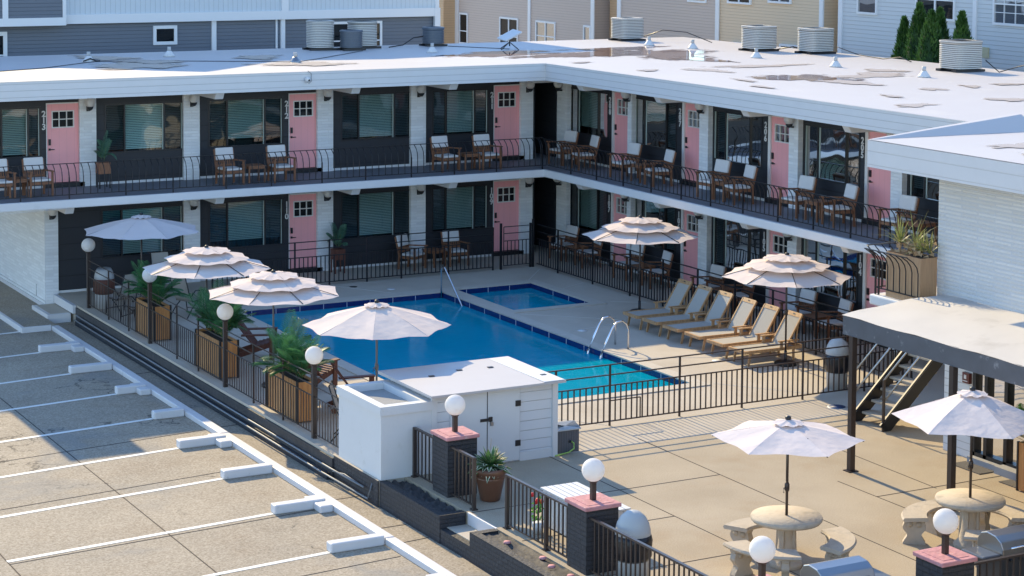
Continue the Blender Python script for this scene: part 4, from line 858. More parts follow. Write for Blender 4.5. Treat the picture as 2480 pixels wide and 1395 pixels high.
def stone_table(cx, cy, label):
    t = thing('stone_table', label, 'table', (cx, cy, 0), 'round stone tables')
    MB().lathe([(.45, .66), (.50, .67), (.525, .70), (.525, .73), (.515, .75), (.02, .752)], (cx, cy, 0), 48).build('tabletop', CAST, t)
    m = MB().lathe([(.24, 0), (.24, .05), (.20, .08), (.16, .13), (.125, .28), (.115, .42), (.13, .55), (.17, .66)], (cx, cy, 0), 20)
    for k in range(4):
        a = .5+k*math.pi/2; m.beam((cx+.14*math.cos(a), cy+.14*math.sin(a), .12), (cx+.12*math.cos(a), cy+.12*math.sin(a), .6), .06, .05, (math.cos(a), math.sin(a), 0))
    m.build('pedestal', CAST, t, bevel=.008)
stone_table(-9.24, -23.41, 'round cast stone table in the middle of the sunny patio, umbrella pole through it')
arc_bench(-9.24, -23.41, 82, 'curved stone bench on the far side of the middle stone table'); arc_bench(-9.24, -23.41, 208, 'curved stone bench partly hidden by a globe lamp, left of the middle table'); arc_bench(-9.24, -23.41, -38, 'curved stone bench on the right of the middle table, half in table shadow')
stone_table(-6.23, -23.96, 'round cast stone table at the right edge near the canopy post')
arc_bench(-6.23, -23.96, 117, 'curved stone bench left of the right hand stone table, its end leg facing the camera'); arc_bench(-6.23, -23.96, 262, 'curved stone bench between the right hand table and the grill'); arc_bench(-6.23, -23.96, 8, 'curved stone bench on the far right, cut by the edge of the photo')
# ---- plants
def frond(m, base, dirv, L_, rise, droop, nl=22, ll=.24, wl=.0075, rr=None):
    rr = rr or R; d = Vector(dirv).normalized(); side = Vector((-d.y, d.x, 0)); pts = []
    for i in range(nl+1):
        t = i/nl; pts.append(Vector(base)+d*(L_*t*.8)+Vector((0, 0, rise*t-droop*t*t)))
    for i in range(2, nl+1):
        t = i/nl; p = pts[i]; tg = (pts[i]-pts[i-1]).normalized(); l_ = ll*math.sin(math.pi*min(1, .12+.8*t))**.7
        for s_ in (-1, 1):
            v = (side*s_*.8+tg*.65+Vector((0, 0, .25-.35*t))).normalized(); q = p+v*l_+Vector((0, 0, -.04*l_/.2)); u = tg*wl
            m.add([p-u, p+v*l_*.5-u*1.3, q, p+v*l_*.5+u*1.3, p+u], [(0, 1, 2, 3, 4)])
    return pts
def palm(parent, c, n, L_, h, seed, mt=LEAF, name='foliage', ll=.22):
    r = random.Random(seed); m = MB(); st = MB()
    for k in range(n):
        a = r.uniform(0, 6.28); e = r.uniform(.15, 1); b = (c[0]+r.uniform(-.05, .05), c[1]+r.uniform(-.05, .05), c[2]+.05+r.uniform(0, h*.25))
        p = frond(m, b, (math.cos(a), math.sin(a), 0), L_*(.35+.75*e)*r.uniform(.8, 1.1), h*(1.2-.55*e)*r.uniform(.8, 1.15), h*.55*e*r.uniform(.6, 1.3), ll=ll*r.uniform(.8, 1.1))
        st.tube([b, p[3], p[7], p[12]], .006, 4, False)
    m.build(name, mt, parent); st.build('stem', leafmat('palm_stem', (.08, .15, .04), (.15, .24, .07)) if 'palm_stem' not in MATS else MATS['palm_stem'], parent)
def planter(y0, y1, seed, label, x0=-12.36, x1=-11.98, h=.78):
    t = thing('palm_planter', label, 'planter', ((x0+x1)/2, (y0+y1)/2, 0), 'wooden palm planters along the fence')
    m = MB(); n = 11
    for k in range(n):
        a = y0+(y1-y0)*k/n; b = y0+(y1-y0)*(k+.86)/n
        m.box(x0, a, .03, x0+.02, b, h-.01); m.box(x1-.02, a, .03, x1, b, h-.01)
    m.build('slat_side', WOODP, t)
    m = MB(); mq = MB()
    for k in range(4):
        a = x0+.01+(x1-x0-.02)*k/4; b = a+(x1-x0-.02)*.96/4
        m.box(a, y0, .03, b, y0+.02, h-.01); mq.box(a, y1, .03, b, y1-.02, h-.01)
    m.build('end_panel', WOODO, t); mq.build('end_panel', WOODO, t)
    m = MB()
    for (x, y) in ((x0, y0), (x1, y0), (x0, y1), (x1, y1)): m.box(x-.022, y-.022, 0, x+.022, y+.022, h+.005)
    m.each('corner_post', BLKM, t)
    MB().box(x0+.02, min(y0, y1)+.02, h-.12, x1-.02, max(y0, y1)-.02, h-.06).build('soil', SOIL, t)
    yc = (y0+y1)/2
    for k, dy in enumerate((-.42, 0, .42)): palm(t, ((x0+x1)/2, yc+dy, h-.08), 17, .80, .82, seed*10+k, ll=.27)
    return t
planter(-3.08, -4.30, 1, 'slatted wooden palm planter farthest left, behind the second globe lamp post')
p2 = planter(-7.0, -8.42, 2, 'slatted wooden palm planter in the middle, behind the third globe lamp post')
p3 = planter(-10.95, -12.44, 3, 'slatted wooden palm planter nearest the camera, one leaf coloured as if sunlit')
m = MB(); frond(m, (-12.15, -12.0, .8), (-.3, .25, 0), .45, .55, .35, ll=.26, wl=.02); m.build('sun_tinted_frond', LEAFB, p3)  # brighter leaf colour stands in for sunlight on this one frond
t = thing('palm_planter', 'tall orange wooden planter with bright green palm at the right edge by the glass doors', 'planter', (-3.3, -22.25, 0))
MB().box(-3.48, -22.6, .02, -3.1, -22.02, .82).build('box', WOODO, t); MB().box(-3.5, -22.03, 0, -3.46, -22.0, .83).box(-3.5, -22.62, 0, -3.46, -22.58, .83).each('corner_post', BLKM, t)
for k in range(3): palm(t, (-3.35, -22.2+.06*k, .8), 12, .85, .45, 70+k, LEAFB if k < 2 else LEAF, ll=.30)
# potted plants on legged stands
def stand_plant(x, y, z, label, seed, hh=.30, dark=False):
    t = thing('plant_stand', label, 'plant stand', (x, y, z), 'plant stands on legs')
    w_ = .15
    MB().box(x-w_, y-w_, z+.36, x+w_, y+w_, z+.64).build('pot', WOODD if dark else WOODC, t, bevel=.006)
    for sx in (-1, 1):
        for sy in (-1, 1): MB().box(x+sx*.13-.015, y+sy*.13-.015, z, x+sx*.13+.015, y+sy*.13+.015, z+.36).build('leg', BLKM if not dark else WOODD, t)
    palm(t, (x, y, z+.62), 9, .38, .62, seed, leafmat('grey_green_leaf', (.05, .14, .09), (.12, .25, .17)) if 'grey_green_leaf' not in MATS else MATS['grey_green_leaf'], ll=.17)
stand_plant(-11.62, 1.65, U, 'small palm in a wooden pot on black legs, upstairs right of door 213', 5); stand_plant(-5.25, 1.75, 0, 'potted palm on dark wooden legs, ground floor right of door 110', 6, dark=True)
# annex landing planter with spiky plants
t = thing('landing_planter', 'brown wooden planter of spiky yucca plants on the annex landing', 'planter', (-3.2, -18.85, 2.65))
MB().box(-3.38, -19.34, 2.645, -3.0, -18.40, 3.46).build('box', woodmat('plywood', (.36, .22, .12), (.46, .29, .16), 2), t)
MB().box(-3.36, -19.33, 3.4, -3.02, -18.42, 3.475).build('soil', SOIL, t)
for i, (cx, cy, n, L_) in enumerate(((-3.28, -18.65, 34, .62), (-3.15, -18.9, 20, .75), (-3.2, -19.15, 44, .5), (-3.1, -19.25, 30, .55))):
    m = MB(); r = random.Random(i+31)
    for k in range(n):
        a = r.uniform(0, 6.28); el = r.uniform(.15, 1.45); d = Vector((math.cos(a)*math.cos(el), math.sin(a)*math.cos(el), math.sin(el))); l_ = L_*r.uniform(.6, 1.1); s_ = d.cross(Vector((0, 0, 1))).normalized()*.011
        b = Vector((cx, cy, 3.52+(.12 if i < 2 else .0))); p1 = b+d*l_*.5; p2 = b+d*l_*.95+Vector((0, 0, -.22*math.cos(el)*l_))
        m.add([b-s_, b+s_, p1+s_, p2, p1-s_], [(0, 1, 2, 4), (4, 2, 3)])
    m.build('spiky_leaves', SPK, t)
    if i < 2: MB().tube([(cx, cy, 3.44), (cx, cy, 3.66)], .022, 6).build('stem', DRY, t)
m = MB(); r = random.Random(4)
for k in range(70):
    x, y = r.uniform(-3.36, -3.02), r.uniform(-19.3, -18.45); a = r.uniform(0, 6.28); z = 3.48+r.uniform(0, .22); m.add([(x, y, z), (x+.10*math.cos(a), y+.10*math.sin(a), z-.04), (x+.10*math.cos(a+.3), y+.10*math.sin(a+.3), z+.03)], [(0, 1, 2)])
m.build('dry_leaves', DRY, t)
# hosta pot
t = thing('hosta_pot', 'brown glazed pot with a variegated hosta beside the entrance gap', 'potted plant', (-11.5, -18.45, 0))
MB().lathe([(.15, 0), (.165, .02), (.235, .36), (.24, .38), (.225, .39), (.245, .40), (.265, .48), (.27, .54), (.25, .545), (.24, .52), (.0, .50)], (-11.5, -18.45, 0), 28).build('pot', TERRA, t)
m = MB(); mw = MB(); r = random.Random(8)
for k in range(95):
    a = r.uniform(0, 6.28); el = r.uniform(-.25, 1.3); d = Vector((math.cos(a)*math.cos(el), math.sin(a)*math.cos(el), math.sin(el))); l_ = r.uniform(.26, .42); s_ = Vector((-math.sin(a), math.cos(a), 0))*1.2; b = Vector((-11.5, -18.45, .54)); c1 = b+d*l_*.35; c2 = b+d*l_*.7+Vector((0, 0, -.02)); c3 = b+d*l_+Vector((0, 0, -.10*math.cos(el)))
    m.add([b, c1+s_*.03, c2+s_*.032, c3, c2-s_*.032, c1-s_*.03], [(0, 1, 2, 3, 4, 5)])
    q = Vector((0, 0, .004)); mw.add([c1+s_*.031+q, c2+s_*.034+q, c3+q, c2+s_*.018+q, c1+s_*.016+q], [(0, 1, 2, 3, 4)]); mw.add([c1-s_*.031+q, c2-s_*.034+q, c3+q, c2-s_*.018+q, c1-s_*.016+q], [(0, 1, 2, 3, 4)])
m.build('leaves', leafmat('hosta_leaf', (.04, .12, .04), (.10, .22, .07), 9, .15), t); mw.build('leaf_edges', mat('hosta_edge', (.62, .60, .42), .6), t)
MB().tube([(-11.45, -18.35, .7), (-11.43, -18.34, .98)], .004, 4).build('flower_stalk', DRY, t)
# flower pot behind railing
t = thing('flower_pot', 'small white pot of red flowers behind the front railing', 'potted plant', (-11.68, -20.35, 0))
MB().lathe([(.07, 0), (.10, .16), (.09, .165)], (-11.68, -20.35, 0), 16).build('pot', WH, t)
m = MB(); r = random.Random(9)
for k in range(60):
    a = r.uniform(0, 6.28); q = r.uniform(0, .09); z = .17+r.uniform(0, .36); x, y = -11.68+q*math.cos(a), -20.35+q*math.sin(a); m.add([(x, y, z), (x+.05*math.cos(a), y+.05*math.sin(a), z+.02), (x+.02, y, z+.05)], [(0, 1, 2)])
m.build('leaves', LEAFB, t)
m = MB()
for (dx, dy, z) in ((-.09, .03, .60), (-.02, -.02, .52), (.03, -.05, .50), (-.03, .02, .48)): m.sphere((-11.68+dx, -20.35+dy, z), .035, 8, 6)
m.build('flowers', RED, t)
# ================================================================== PUMP HOUSE, BOX, PILLARS
t = thing('pump_box', 'tall white painted pump box with sunken top, standing over the brick bed', 'box', (-12.1, -15.8, 0))
WSH = mat('white_masonry', (.64, .645, .65), .6, var=.05, vscale=2, dirt=(.50, .50, .47), dscale=3, dlo=.62, dhi=.82, bump=.15, bscale=12)
MB().box(-12.6, -16.62, -.002, -11.66, -14.88, 1.10).build('body', WSH, t)
MB().box(-12.63, -16.65, 1.10, -11.63, -16.50, 1.25).box(-12.63, -15.0, 1.10, -11.63, -14.85, 1.25).box(-12.63, -16.50, 1.10, -12.48, -15.0, 1.25).box(-11.80, -16.50, 1.10, -11.63, -15.0, 1.25).build('rim', WSH, t)
MB().box(-12.48, -16.5, 1.10, -11.8, -15.0, 1.13).build('sunken_top', mat('grey_felt', (.34, .34, .33), .9, bump=.8, bscale=60), t)
t = thing('pump_house', 'low white wooden pump house with flat roof and padlocked double doors', 'shed', (-10.4, -15.8, 0))
WSD = lined('white_shed_siding', (.66, .665, .68), .17, dark=.82, line=.05)
MB().box(-11.60, -16.60, 0, -9.24, -14.88, 1.31).build('wall', WSD, t)
MB().box(-9.30, -16.655, 0, -9.20, -16.6, 1.31).box(-9.94, -16.625, 0, -9.30, -16.6, .16).box(-11.66, -16.63, 0, -11.55, -16.6, 1.31).each('corner_trim', WH, t)
rf = MB().add([(-11.75, -16.80, 1.335), (-9.12, -16.80, 1.335), (-9.12, -14.68, 1.33), (-11.75, -14.68, 1.33), (-11.75, -16.80, 1.375), (-9.12, -16.80, 1.375), (-9.12, -14.68, 1.385), (-11.75, -14.68, 1.385)], [(0, 3, 2, 1), (4, 5, 6, 7), (0, 1, 5, 4), (1, 2, 6, 5), (2, 3, 7, 6), (3, 0, 4, 7)]).build('roof', mat('white_roof_sheet', (.52, .49, .48), .5, var=.03), t)
MB().box(-9.55, -16.78, 1.378, -9.14, -14.7, 1.389).build('edge_strip', WH, rf)
m = MB()
for (x, y) in ((-11.1, -15.5), (-10.45, -15.3), (-9.85, -15.35), (-9.3, -16.3)): m.box(x-.05, y-.035, 1.386, x+.05, y+.035, 1.397)
m.each('patch', BLKM, rf)
for (a, b, s_) in ((-11.30, -10.60, 1), (-10.585, -9.95, -1)):
    d = MB().box(a, -16.635, .03, b, -16.6, 1.31).build('door', WH, t)
    if s_ < 0: MB().box(b-.09, -16.65, .98, b+.01, -16.635, 1.08).box(b-.09, -16.65, .28, b+.01, -16.635, .38).each('hinge', BLKM, d)
    else: MB().box(b-.13, -16.65, .78, b+.02, -16.635, .83).build('hasp', BLKM, d)
MB().box(-10.57, -16.66, .77, -10.50, -16.635, .85).build('latch', BLKM, d); MB().box(-10.54, -16.675, .70, -10.49, -16.645, .76).build('padlock', STEEL, d)
m = MB().box(-10.60, -16.638, .03, -10.585, -16.6, 1.31).box(-9.95, -16.62, .03, -9.94, -16.6, 1.31); m.build('gap', BLKM, t)
t = thing('resin_box', 'small dark grey resin box with a green hose beside the pump house', 'storage box', (-8.9, -16.3, 0))
MB().box(-9.15, -16.52, 0, -8.68, -16.08, .42).build('box', GREYD, t, bevel=.01)
MB().add([(-9.17, -16.55, .42), (-8.66, -16.55, .42), (-8.66, -16.3, .50), (-9.17, -16.3, .50), (-9.17, -16.05, .44), (-8.66, -16.05, .44), (-9.17, -16.05, .41), (-8.66, -16.05, .41), (-9.17, -16.55, .40), (-8.66, -16.55, .40)], [(0, 1, 3, 2), (2, 3, 5, 4), (4, 5, 7, 6), (0, 2, 4, 6, 8), (1, 3, 5, 7, 9), (0, 1, 9, 8), (6, 7, 9, 8)]).build('lid', GREYP, t)
MB().tube([(-8.86, -16.53, .20), (-8.82, -16.57, .17), (-8.83, -16.6, .08), (-8.95, -16.62, .03), (-9.12, -16.64, .02), (-9.25, -16.66, .015)], .014, 8).build('hose', mat('hose_green', (.35, .55, .12), .5), t)
MB().lathe([(.03, -.02), (.03, .02)], (-8.87, -16.52, .2), 10).build('tap', BLKM, t)
t = thing('deck_box', 'long white slatted storage bench behind the front railing', 'storage bench', (-11.1, -20.8, 0))
m = MB()
for k in range(6): m.box(-11.46+k*.113, -21.62, .575, -11.36+k*.113, -20.02, .60)
m.build('lid', WH, t)
m = MB()
for k in range(13): m.box(-11.42, -21.58+k*.12, .02, -11.40, -21.475+k*.12, .573); 
for k in range(5): m.box(-11.40+k*.122, -21.60, .02, -11.29+k*.122, -21.58, .573)
m.box(-11.395, -21.575, .03, -10.80, -20.05, .57); m.build('slatted_side', WH, t)
def pillar(x, y, label, s=.27):
    t = thing('brick_pillar', label, 'pillar', (x, y, 0), 'black brick pillars with pink caps')
    MB().box(x-s, y-s, 0, x+s, y+s, .94).build('shaft', BRKD, t)
    c = MB().box(x-s-.035, y-s-.035, .94, x+s+.035, y+s+.035, 1.0).build('cap', PSTONE, t, bevel=.012)
    c2 = MB().box(x-s+.05, y-s+.05, 1.0, x+s-.05, y+s-.05, 1.006).build('cap_inlay', PSTONE, c)
def globe_lamp(x, y, z, label):
    t = thing('globe_lamp', label, 'lamp', (x, y, z), 'globe lamps on the pillars')
    MB().box(x-.035, y-.035, z, x+.035, y+.035, z+.30).build('pole', BRZ, t); MB().lathe([(.06, .26), (.075, .285), (.05, .30)], (x, y, z), 14).build('collar', BRZ, t); MB().sphere((x, y, z+.44), .170).build('globe', GLOBE, t)
for (x, y, a, b) in ((-11.80, -17.77, 'black brick pillar with pink cap beside the white pump box', 'white globe lamp on the pink cap in front of the pump house doors'), (-11.80, -22.17, 'black brick pillar with pink cap right of the white slatted bench', 'white globe lamp on the pillar right of the white slatted bench'),
                     (-11.80, -26.35, 'black brick pillar at the bottom edge under a globe lamp', 'white globe lamp in front of the middle stone table, left of a grill'), (-8.91, -26.5, 'black brick pillar with pink cap at the lower right corner', 'white globe lamp on the pink cap at the lower right')):
    pillar(x, y, a); globe_lamp(x, y, 1.006, b)
def front_rail(name_lab, segs, along='y', c=-12.0):
    t = thing('front_railing', name_lab, 'railing', (c if along == 'y' else (segs[0][0]+segs[0][1])/2, (segs[0][0]+segs[0][1])/2 if along == 'y' else c, 0))
    for (a, b, pa, pb) in segs:
        m = MB(); f = (lambda u, z: (c, u, z)) if along == 'y' else (lambda u, z: (u, c, z))
        m.beam(f(a, .84), f(b, .84), .05, .03); m.beam(f(a, .07), f(b, .07), .025, .025); n = int(abs(b-a)/.118)
        for k in range(1, n): u = a+(b-a)*k/n; m.beam(f(u, .07), f(u, .83), .02, .02, (1, 0, 0))
        m.build('railing_panel', BRZ, t)
        for (u, fl) in ((a, pa), (b, pb)):
            if fl: p = f(u, 0); MB().box(p[0]-.028, p[1]-.028, 0, p[0]+.028, p[1]+.028, .85).box(p[0]-.05, p[1]-.05, 0, p[0]+.05, p[1]+.05, .02).build('post', BRZ, t)
front_rail('short bronze railing between the pump box and the first brick pillar', [(-16.68, -17.5, 1, 0)])
front_rail('short bronze railing ending at the entrance gap beside the hosta pot', [(-18.04, -18.83, 0, 1)])
front_rail('bronze railing in front of the white slatted bench', [(-19.94, -21.16, 1, 1), (-21.16, -21.9, 0, 0)])
front_rail('bronze railing in front of the covered bin at the bottom edge', [(-22.44, -26.08, 0, 0)])
front_rail('black railing in front of the right hand grill', [(-8.64, -4.2, 0, 0)], 'x', -26.62)
# ================================================================== BINS, GRILLS, MISC FURNITURE
def bin_(x, y, label, h=1.0, wood=False, r0=.23):
    t = thing('litter_bin', label, 'litter bin', (x, y, 0), 'dome topped litter bins')
    MB().lathe([(r0*.9, 0), (r0*.95, .38), (r0*.95, .42)], (x, y, 0), 24).build('drum', GREYP if not wood else WH, t)
    r = random.Random(int(abs(x*10))); pr = [(r0*.97, .34), (r0*1.12, .40), (r0*1.10, .50), (r0*1.14, .62), (r0*1.05, .70), (r0*.9, .71)]
    MB().lathe(pr, (x, y, 0), 22).build('bag', BAG if not wood else WOODD, t)
    MB().lathe([(r0*1.0, .68), (r0*1.04, .70), (r0*1.02, .76), (r0*.92, .86), (r0*.72, .95), (r0*.4, h+.02), (.01, h+.04)], (x, y, 0), 28).build('dome_lid', GREYP, t)
bin_(-1.62, -14.78, 'pale domed bin with black bag inside the pool fence, near the stairs', .99); bin_(-11.62, -22.98, 'pale domed bin with black bag behind the front railing, right of a brick pillar', 1.0, r0=.25); bin_(-12.14, -.02, 'pale domed bin at the far left corner of the pool fence', .86, True)
def sling_chair(x, y, deg, label, z=0):
    t = thing('sling_chair', label, 'patio chair', (0, 0, 0), 'metal patio chairs with pale slings'); f = MB()
    for s_ in (-1, 1):
        f.tube([(s_*.26, -.30, 0), (s_*.27, -.26, .3), (s_*.28, -.24, .60), (s_*.28, .05, .62), (s_*.27, .18, .50)], .013, 6)
        f.tube([(s_*.24, -.24, .38), (s_*.24, .10, .36), (s_*.24, .22, .55), (s_*.23, .36, 1.0)], .014, 6); f.tube([(s_*.26, .32, 0), (s_*.25, .12, .22), (s_*.25, -.10, .37)], .013, 6)
    f.tube([(-.23, .36, 1.0), (.23, .36, 1.0)], .012, 6); f.tube([(-.26, -.28, .12), (.26, -.28, .12)], .01, 6); f.build('frame', BLKM, t)
    MB().add([(-.23, -.24, .385), (.23, -.24, .385), (.23, .10, .35), (-.23, .10, .35), (.23, .20, .46), (-.23, .20, .46), (.22, .36, .99), (-.22, .36, .99)], [(0, 1, 2, 3), (3, 2, 4, 5), (5, 4, 6, 7)], True).build('sling', SLING, t)
    t.location = (x, y, z); t.rotation_euler = (0, 0, rad(deg))
sling_chair(-11.98, -.95, 200, 'metal patio chair with pale sling beside the far left bin'); sling_chair(-11.95, -1.95, 215, 'metal patio chair with pale sling behind the first palm planter')
sling_chair(-10.70, -1.85, 120, 'black framed reclining patio chair under the far left umbrellas'); sling_chair(-11.92, -13.85, 60, 'metal patio chair behind the fence, just left of the white pump box'); sling_chair(-10.30, .95, 0, 'patio chair with pale back, hidden behind the leftmost umbrellas')
def adirondack(x, y, deg, label):
    t = thing('adirondack_chair', label, 'adirondack chair', (0, 0, 0), 'dark red adirondack chairs'); m = MB()
    for k in range(6): m.beam((-.25+.1*k, -.02, .28), (-.28+.112*k, .42, .92-.03*abs(k-2.5)), .085, .02, (0, 1, 0))
    m.build('back_slats', WOODD, t); m = MB()
    for k in range(6): m.beam((-.28, -.42+.08*k, .38-.022*k), (.28, -.42+.08*k, .38-.022*k), .07, .02)
    m.build('seat_slats', WOODD, t)
    for s_ in (-1, 1):
        MB().beam((s_*.34, -.45, .55), (s_*.34, .25, .53), .13, .025).build('armrest', WOODD, t)
        MB().box(s_*.32-.02, -.44, 0, s_*.32+.02, -.34, .54).build('leg', WOODD, t); MB().beam((s_*.29, -.42, .34), (s_*.29, .48, .03), .03, .1).build('leg', WOODD, t)
    t.location = (x, y, 0); t.rotation_euler = (0, 0, rad(deg))
adirondack(-10.95, -6.75, 62, 'dark red adirondack chair between the middle planter and the pool'); adirondack(-11.0, -9.85, 110, 'dark red adirondack chair behind the palms nearest the pool corner'); adirondack(-10.95, -11.9, 75, 'weathered adirondack chair behind the globe lamp nearest the pump house')
def grill(x, y, label, s=1.0):
    t = thing('barbecue_grill', label, 'grill', (x, y, 0), 'steel barbecue grills')
    MB().box(x-.42, y-.25, .10, x+.42, y+.25, .74).build('cabinet', mat('dark_steel', (.07, .075, .085), .35, metal=.5), t)
    for sx in (-1, 1): 
        for sy in (-1, 1): MB().tube([(x+sx*.36, y+sy*.2, 0), (x+sx*.36, y+sy*.2, .1)], .03, 8).build('caster', BLKM, t)
    MB().box(x-.74, y-.24, .74, x-.42, y+.22, .78).box(x+.42, y-.24, .74, x+.74, y+.22, .78).each('side_shelf', mat('grey_enamel', (.10, .11, .13), .3), t, bevel=.02)
    m = MB(); n = 8; pr = [(-.26, .76)]+[(-.26+.04*math.sin(i), .76) for i in ()]
    pr = [(-.27, .74), (-.27, .84), (-.22, .94), (-.12, 1.0), (.06, 1.02), (.18, .98), (.25, .88), (.26, .74)]; k = len(pr); vs = []
    for xx in (-.42, .42): vs += [(x+xx, y+a, b) for (a, b) in pr]
    m.add(vs, [tuple(range(k))[::-1], tuple(range(k, 2*k))]+[(i, (i+1) % k, k+(i+1) % k, k+i) for i in range(k)]); lid = m.build('hood', STEEL, t, bevel=.012)
    MB().tube([(x-.3, y-.30, .86), (x+.3, y-.30, .86)], .014, 8).build('handle', CHROME, lid); m = MB()
    for k in range(4): m.tube([(x-.27+.18*k, y-.25, .68), (x-.27+.18*k, y-.29, .68)], .022, 10)
    m.build('knobs', BLKM, t)
grill(-10.42, -26.12, 'steel barbecue grill at the bottom edge below the middle stone table'); grill(-7.35, -26.1, 'steel and grey barbecue grill in the lower right corner behind the black railing')
# pool ladder and handrail
t = thing('pool_ladder', 'stainless pool ladder with two arched rails on the right pool edge', 'pool ladder', (-3.7, -9.5, 0))
for y in (-9.20, -9.74):
    MB().tube([(-3.42, y, 0), (-3.42, y, .42), (-3.47, y, .56), (-3.58, y, .64), (-3.72, y, .62), (-3.83, y, .50), (-3.98, y, .22), (-4.12, y, -.08), (-4.16, y, -.25), (-4.16, y, -1.0)], .022, 10).build('rail', CHROME, t)
for z in (-.35, -.6, -.85): MB().box(-4.2, -9.72, z, -4.12, -9.22, z+.03).build('rung', CHROME, t)
tag(MB().tube([(-4.1, -2.02, -.1), (-4.1, -2.02, .60), (-4.1, -2.10, .68), (-4.1, -2.20, .66), (-4.11, -3.2, -.16), (-4.11, -3.35, -.3)], .022, 10).build('pool_handrail', CHROME), 'stainless handrail slanting into the water between the two pools', 'handrail')
# ================================================================== ROOF THINGS
def ac(x, y, w_, h, mt, label, rnd=True):
    t = thing('ac_unit', label, 'air conditioner', (x, y, 5.5), 'air conditioning units on the roof')
    n = 28; vs = []; q = 5 if not rnd else 2.6
    def ring(r_, z): return [(x+math.copysign(abs(math.cos(2*math.pi*k/n))**(2/q), math.cos(2*math.pi*k/n))*r_, y+math.copysign(abs(math.sin(2*math.pi*k/n))**(2/q), math.sin(2*math.pi*k/n))*r_, z) for k in range(n)]
    pr = []; z = .06; L_ = int((h-.14)/.048)
    for i in range(L_): z0 = .086+i*.048; pr += [(w_/2, z0), (w_/2-.004, z0+.030), (w_/2-.022, z0+.034), (w_/2-.022, z0+.046)]
    pr += [(w_/2+.008, h-.06), (w_/2+.008, h-.01), (w_/2-.02, h), (w_*.36, h+.004), (w_*.34, h-.03)]
    m = MB(); vs = []
    for (r_, z) in pr: vs += ring(r_, 5.5+z)
    fs = [(i*n+k, i*n+(k+1) % n, (i+1)*n+(k+1) % n, (i+1)*n+k) for i in range(len(pr)-1) for k in range(n)]+[tuple(range(n))[::-1], tuple((len(pr)-1)*n+k for k in range(n))]
    m.add(vs, fs).build('casing', mt, t)
    m = MB()
    for k in range(7): m.lathe([(w_*.05*k+.02, h-.012), (w_*.05*k+.026, h-.008)], (x, y, 5.5), 20) if k else None
    m.box(x-.04, y-.04, 5.5+h-.02, x+.04, y+.04, 5.5+h); m.build('fan_grille', BLKM, t)
    MB().box(x-w_*.55, y-w_*.45, 5.503, x+w_*.55, y-w_*.25, 5.56).box(x-w_*.55, y+w_*.25, 5.503, x+w_*.55, y+w_*.45, 5.56).box(x-w_*.4, y-w_*.4, 5.54, x+w_*.4, y+w_*.4, 5.57).build('base', BLKM, t)
    if not rnd: MB().box(x+w_*.45, y-w_*.32, 5.6, x+w_*.53, y+w_*.1, 5.5+h*.98).build('side_panel', mt, t)
ac(-3.4, 7.2, .76, .86, ACBL, 'tall round beige air conditioner, left one of the cluster on the roof'); ac(-2.62, 6.75, .62, .58, ACD, 'low dark air conditioner in front of two beige ones'); ac(-1.95, 7.45, .82, .80, ACBL, 'large beige air conditioner behind the low dark one')
ac(.38, 7.45, .62, .57, ACD, 'dark round air conditioner standing alone left of the satellite dish'); ac(7.15, 7.35, .84, .72, ACBL, 'beige air conditioner at the top centre of the roof', False)
ac(8.2, 1.75, .84, .74, ACBL, 'beige air conditioner, first of the two side by side at the right', False); ac(9.05, .15, .84, .74, ACBL, 'beige air conditioner, second of the two side by side at the right', False); ac(8.5, -6.7, .88, .80, ACBL, 'beige air conditioner at the far right before the pointed evergreens', False)
for i, (x, y, d_) in enumerate(((-10.85, 5.29, 'far left with black cable wrapped round it'), (-8.27, 6.32, 'in the shade between two cabled vents'), (-6.0, 2.83, 'shiny, above the front edge with cables'), (-.92, 4.91, 'in front of the lone dark air conditioner'), (6.49, 5.03, 'right of the beige unit at the top centre'), (6.88, 3.25, 'second right of the beige unit at the top centre'), (6.41, -.63, 'in front of the first of the two paired units'), (6.38, -4.24, 'between the paired units and the last one'), (6.31, -7.87, 'left of the far right air conditioner'))):
    t = thing('roof_vent', 'small cone roof vent '+d_, 'roof vent', (x, y, 5.5), 'cone vents on the flat roof')
    MB().lathe([(.17, .005), (.14, .05), (.08, .13), (.06, .16)], (x, y, 5.5), 16).build('cone', WH if i != 2 else STEEL, t); MB().lathe([(.05, .15), (.05, .27), (.04, .27)], (x, y, 5.5), 12).build('pipe', GREYP, t)
    if i == 0: MB().tube([(x-.18, y-.1, 5.53), (x, y-.15, 5.6), (x+.18, y-.08, 5.53), (x+.3, y, 5.52)], .02, 6).build('cable_wrap', BLKM, t)
t = thing('satellite_dish', 'flat white satellite internet dish on a black tripod stand', 'satellite dish', (1.7, 5.1, 5.5))
m = MB(); m.obox((1.70, 5.1, 5.92), (.30, .06, .12), (-.04, .20, .03), (-.01, -.002, .02)); m.build('panel', WH, t, bevel=.01); MB().tube([(1.70, 5.1, 5.60), (1.70, 5.1, 5.90)], .02, 8).build('mast', BLKM, t)
for a in (0, 90, 180, 270): MB().tube([(1.70, 5.1, 5.72), (1.70+.36*math.cos(rad(a+20)), 5.1+.36*math.sin(rad(a+20)), 5.51)], .014, 6).build('leg', BLKM, t)
def cable(pts, lab_, r_=.010): tag(MB().tube(pts, r_, 5).build('roof_cable', BLKM), lab_, 'cable', 'black cables on the roof')
cable([(-14.6, 2.6, 5.515), (-12.5, 3.6, 5.515), (-10.8, 5.1, 5.52), (-9, 4.7, 5.515), (-6.8, 3.5, 5.515), (-6.0, 2.7, 5.53), (-4.5, 4.2, 5.515), (-2.5, 6.2, 5.515)], 'long black cable running along the left roof from vent to vent')
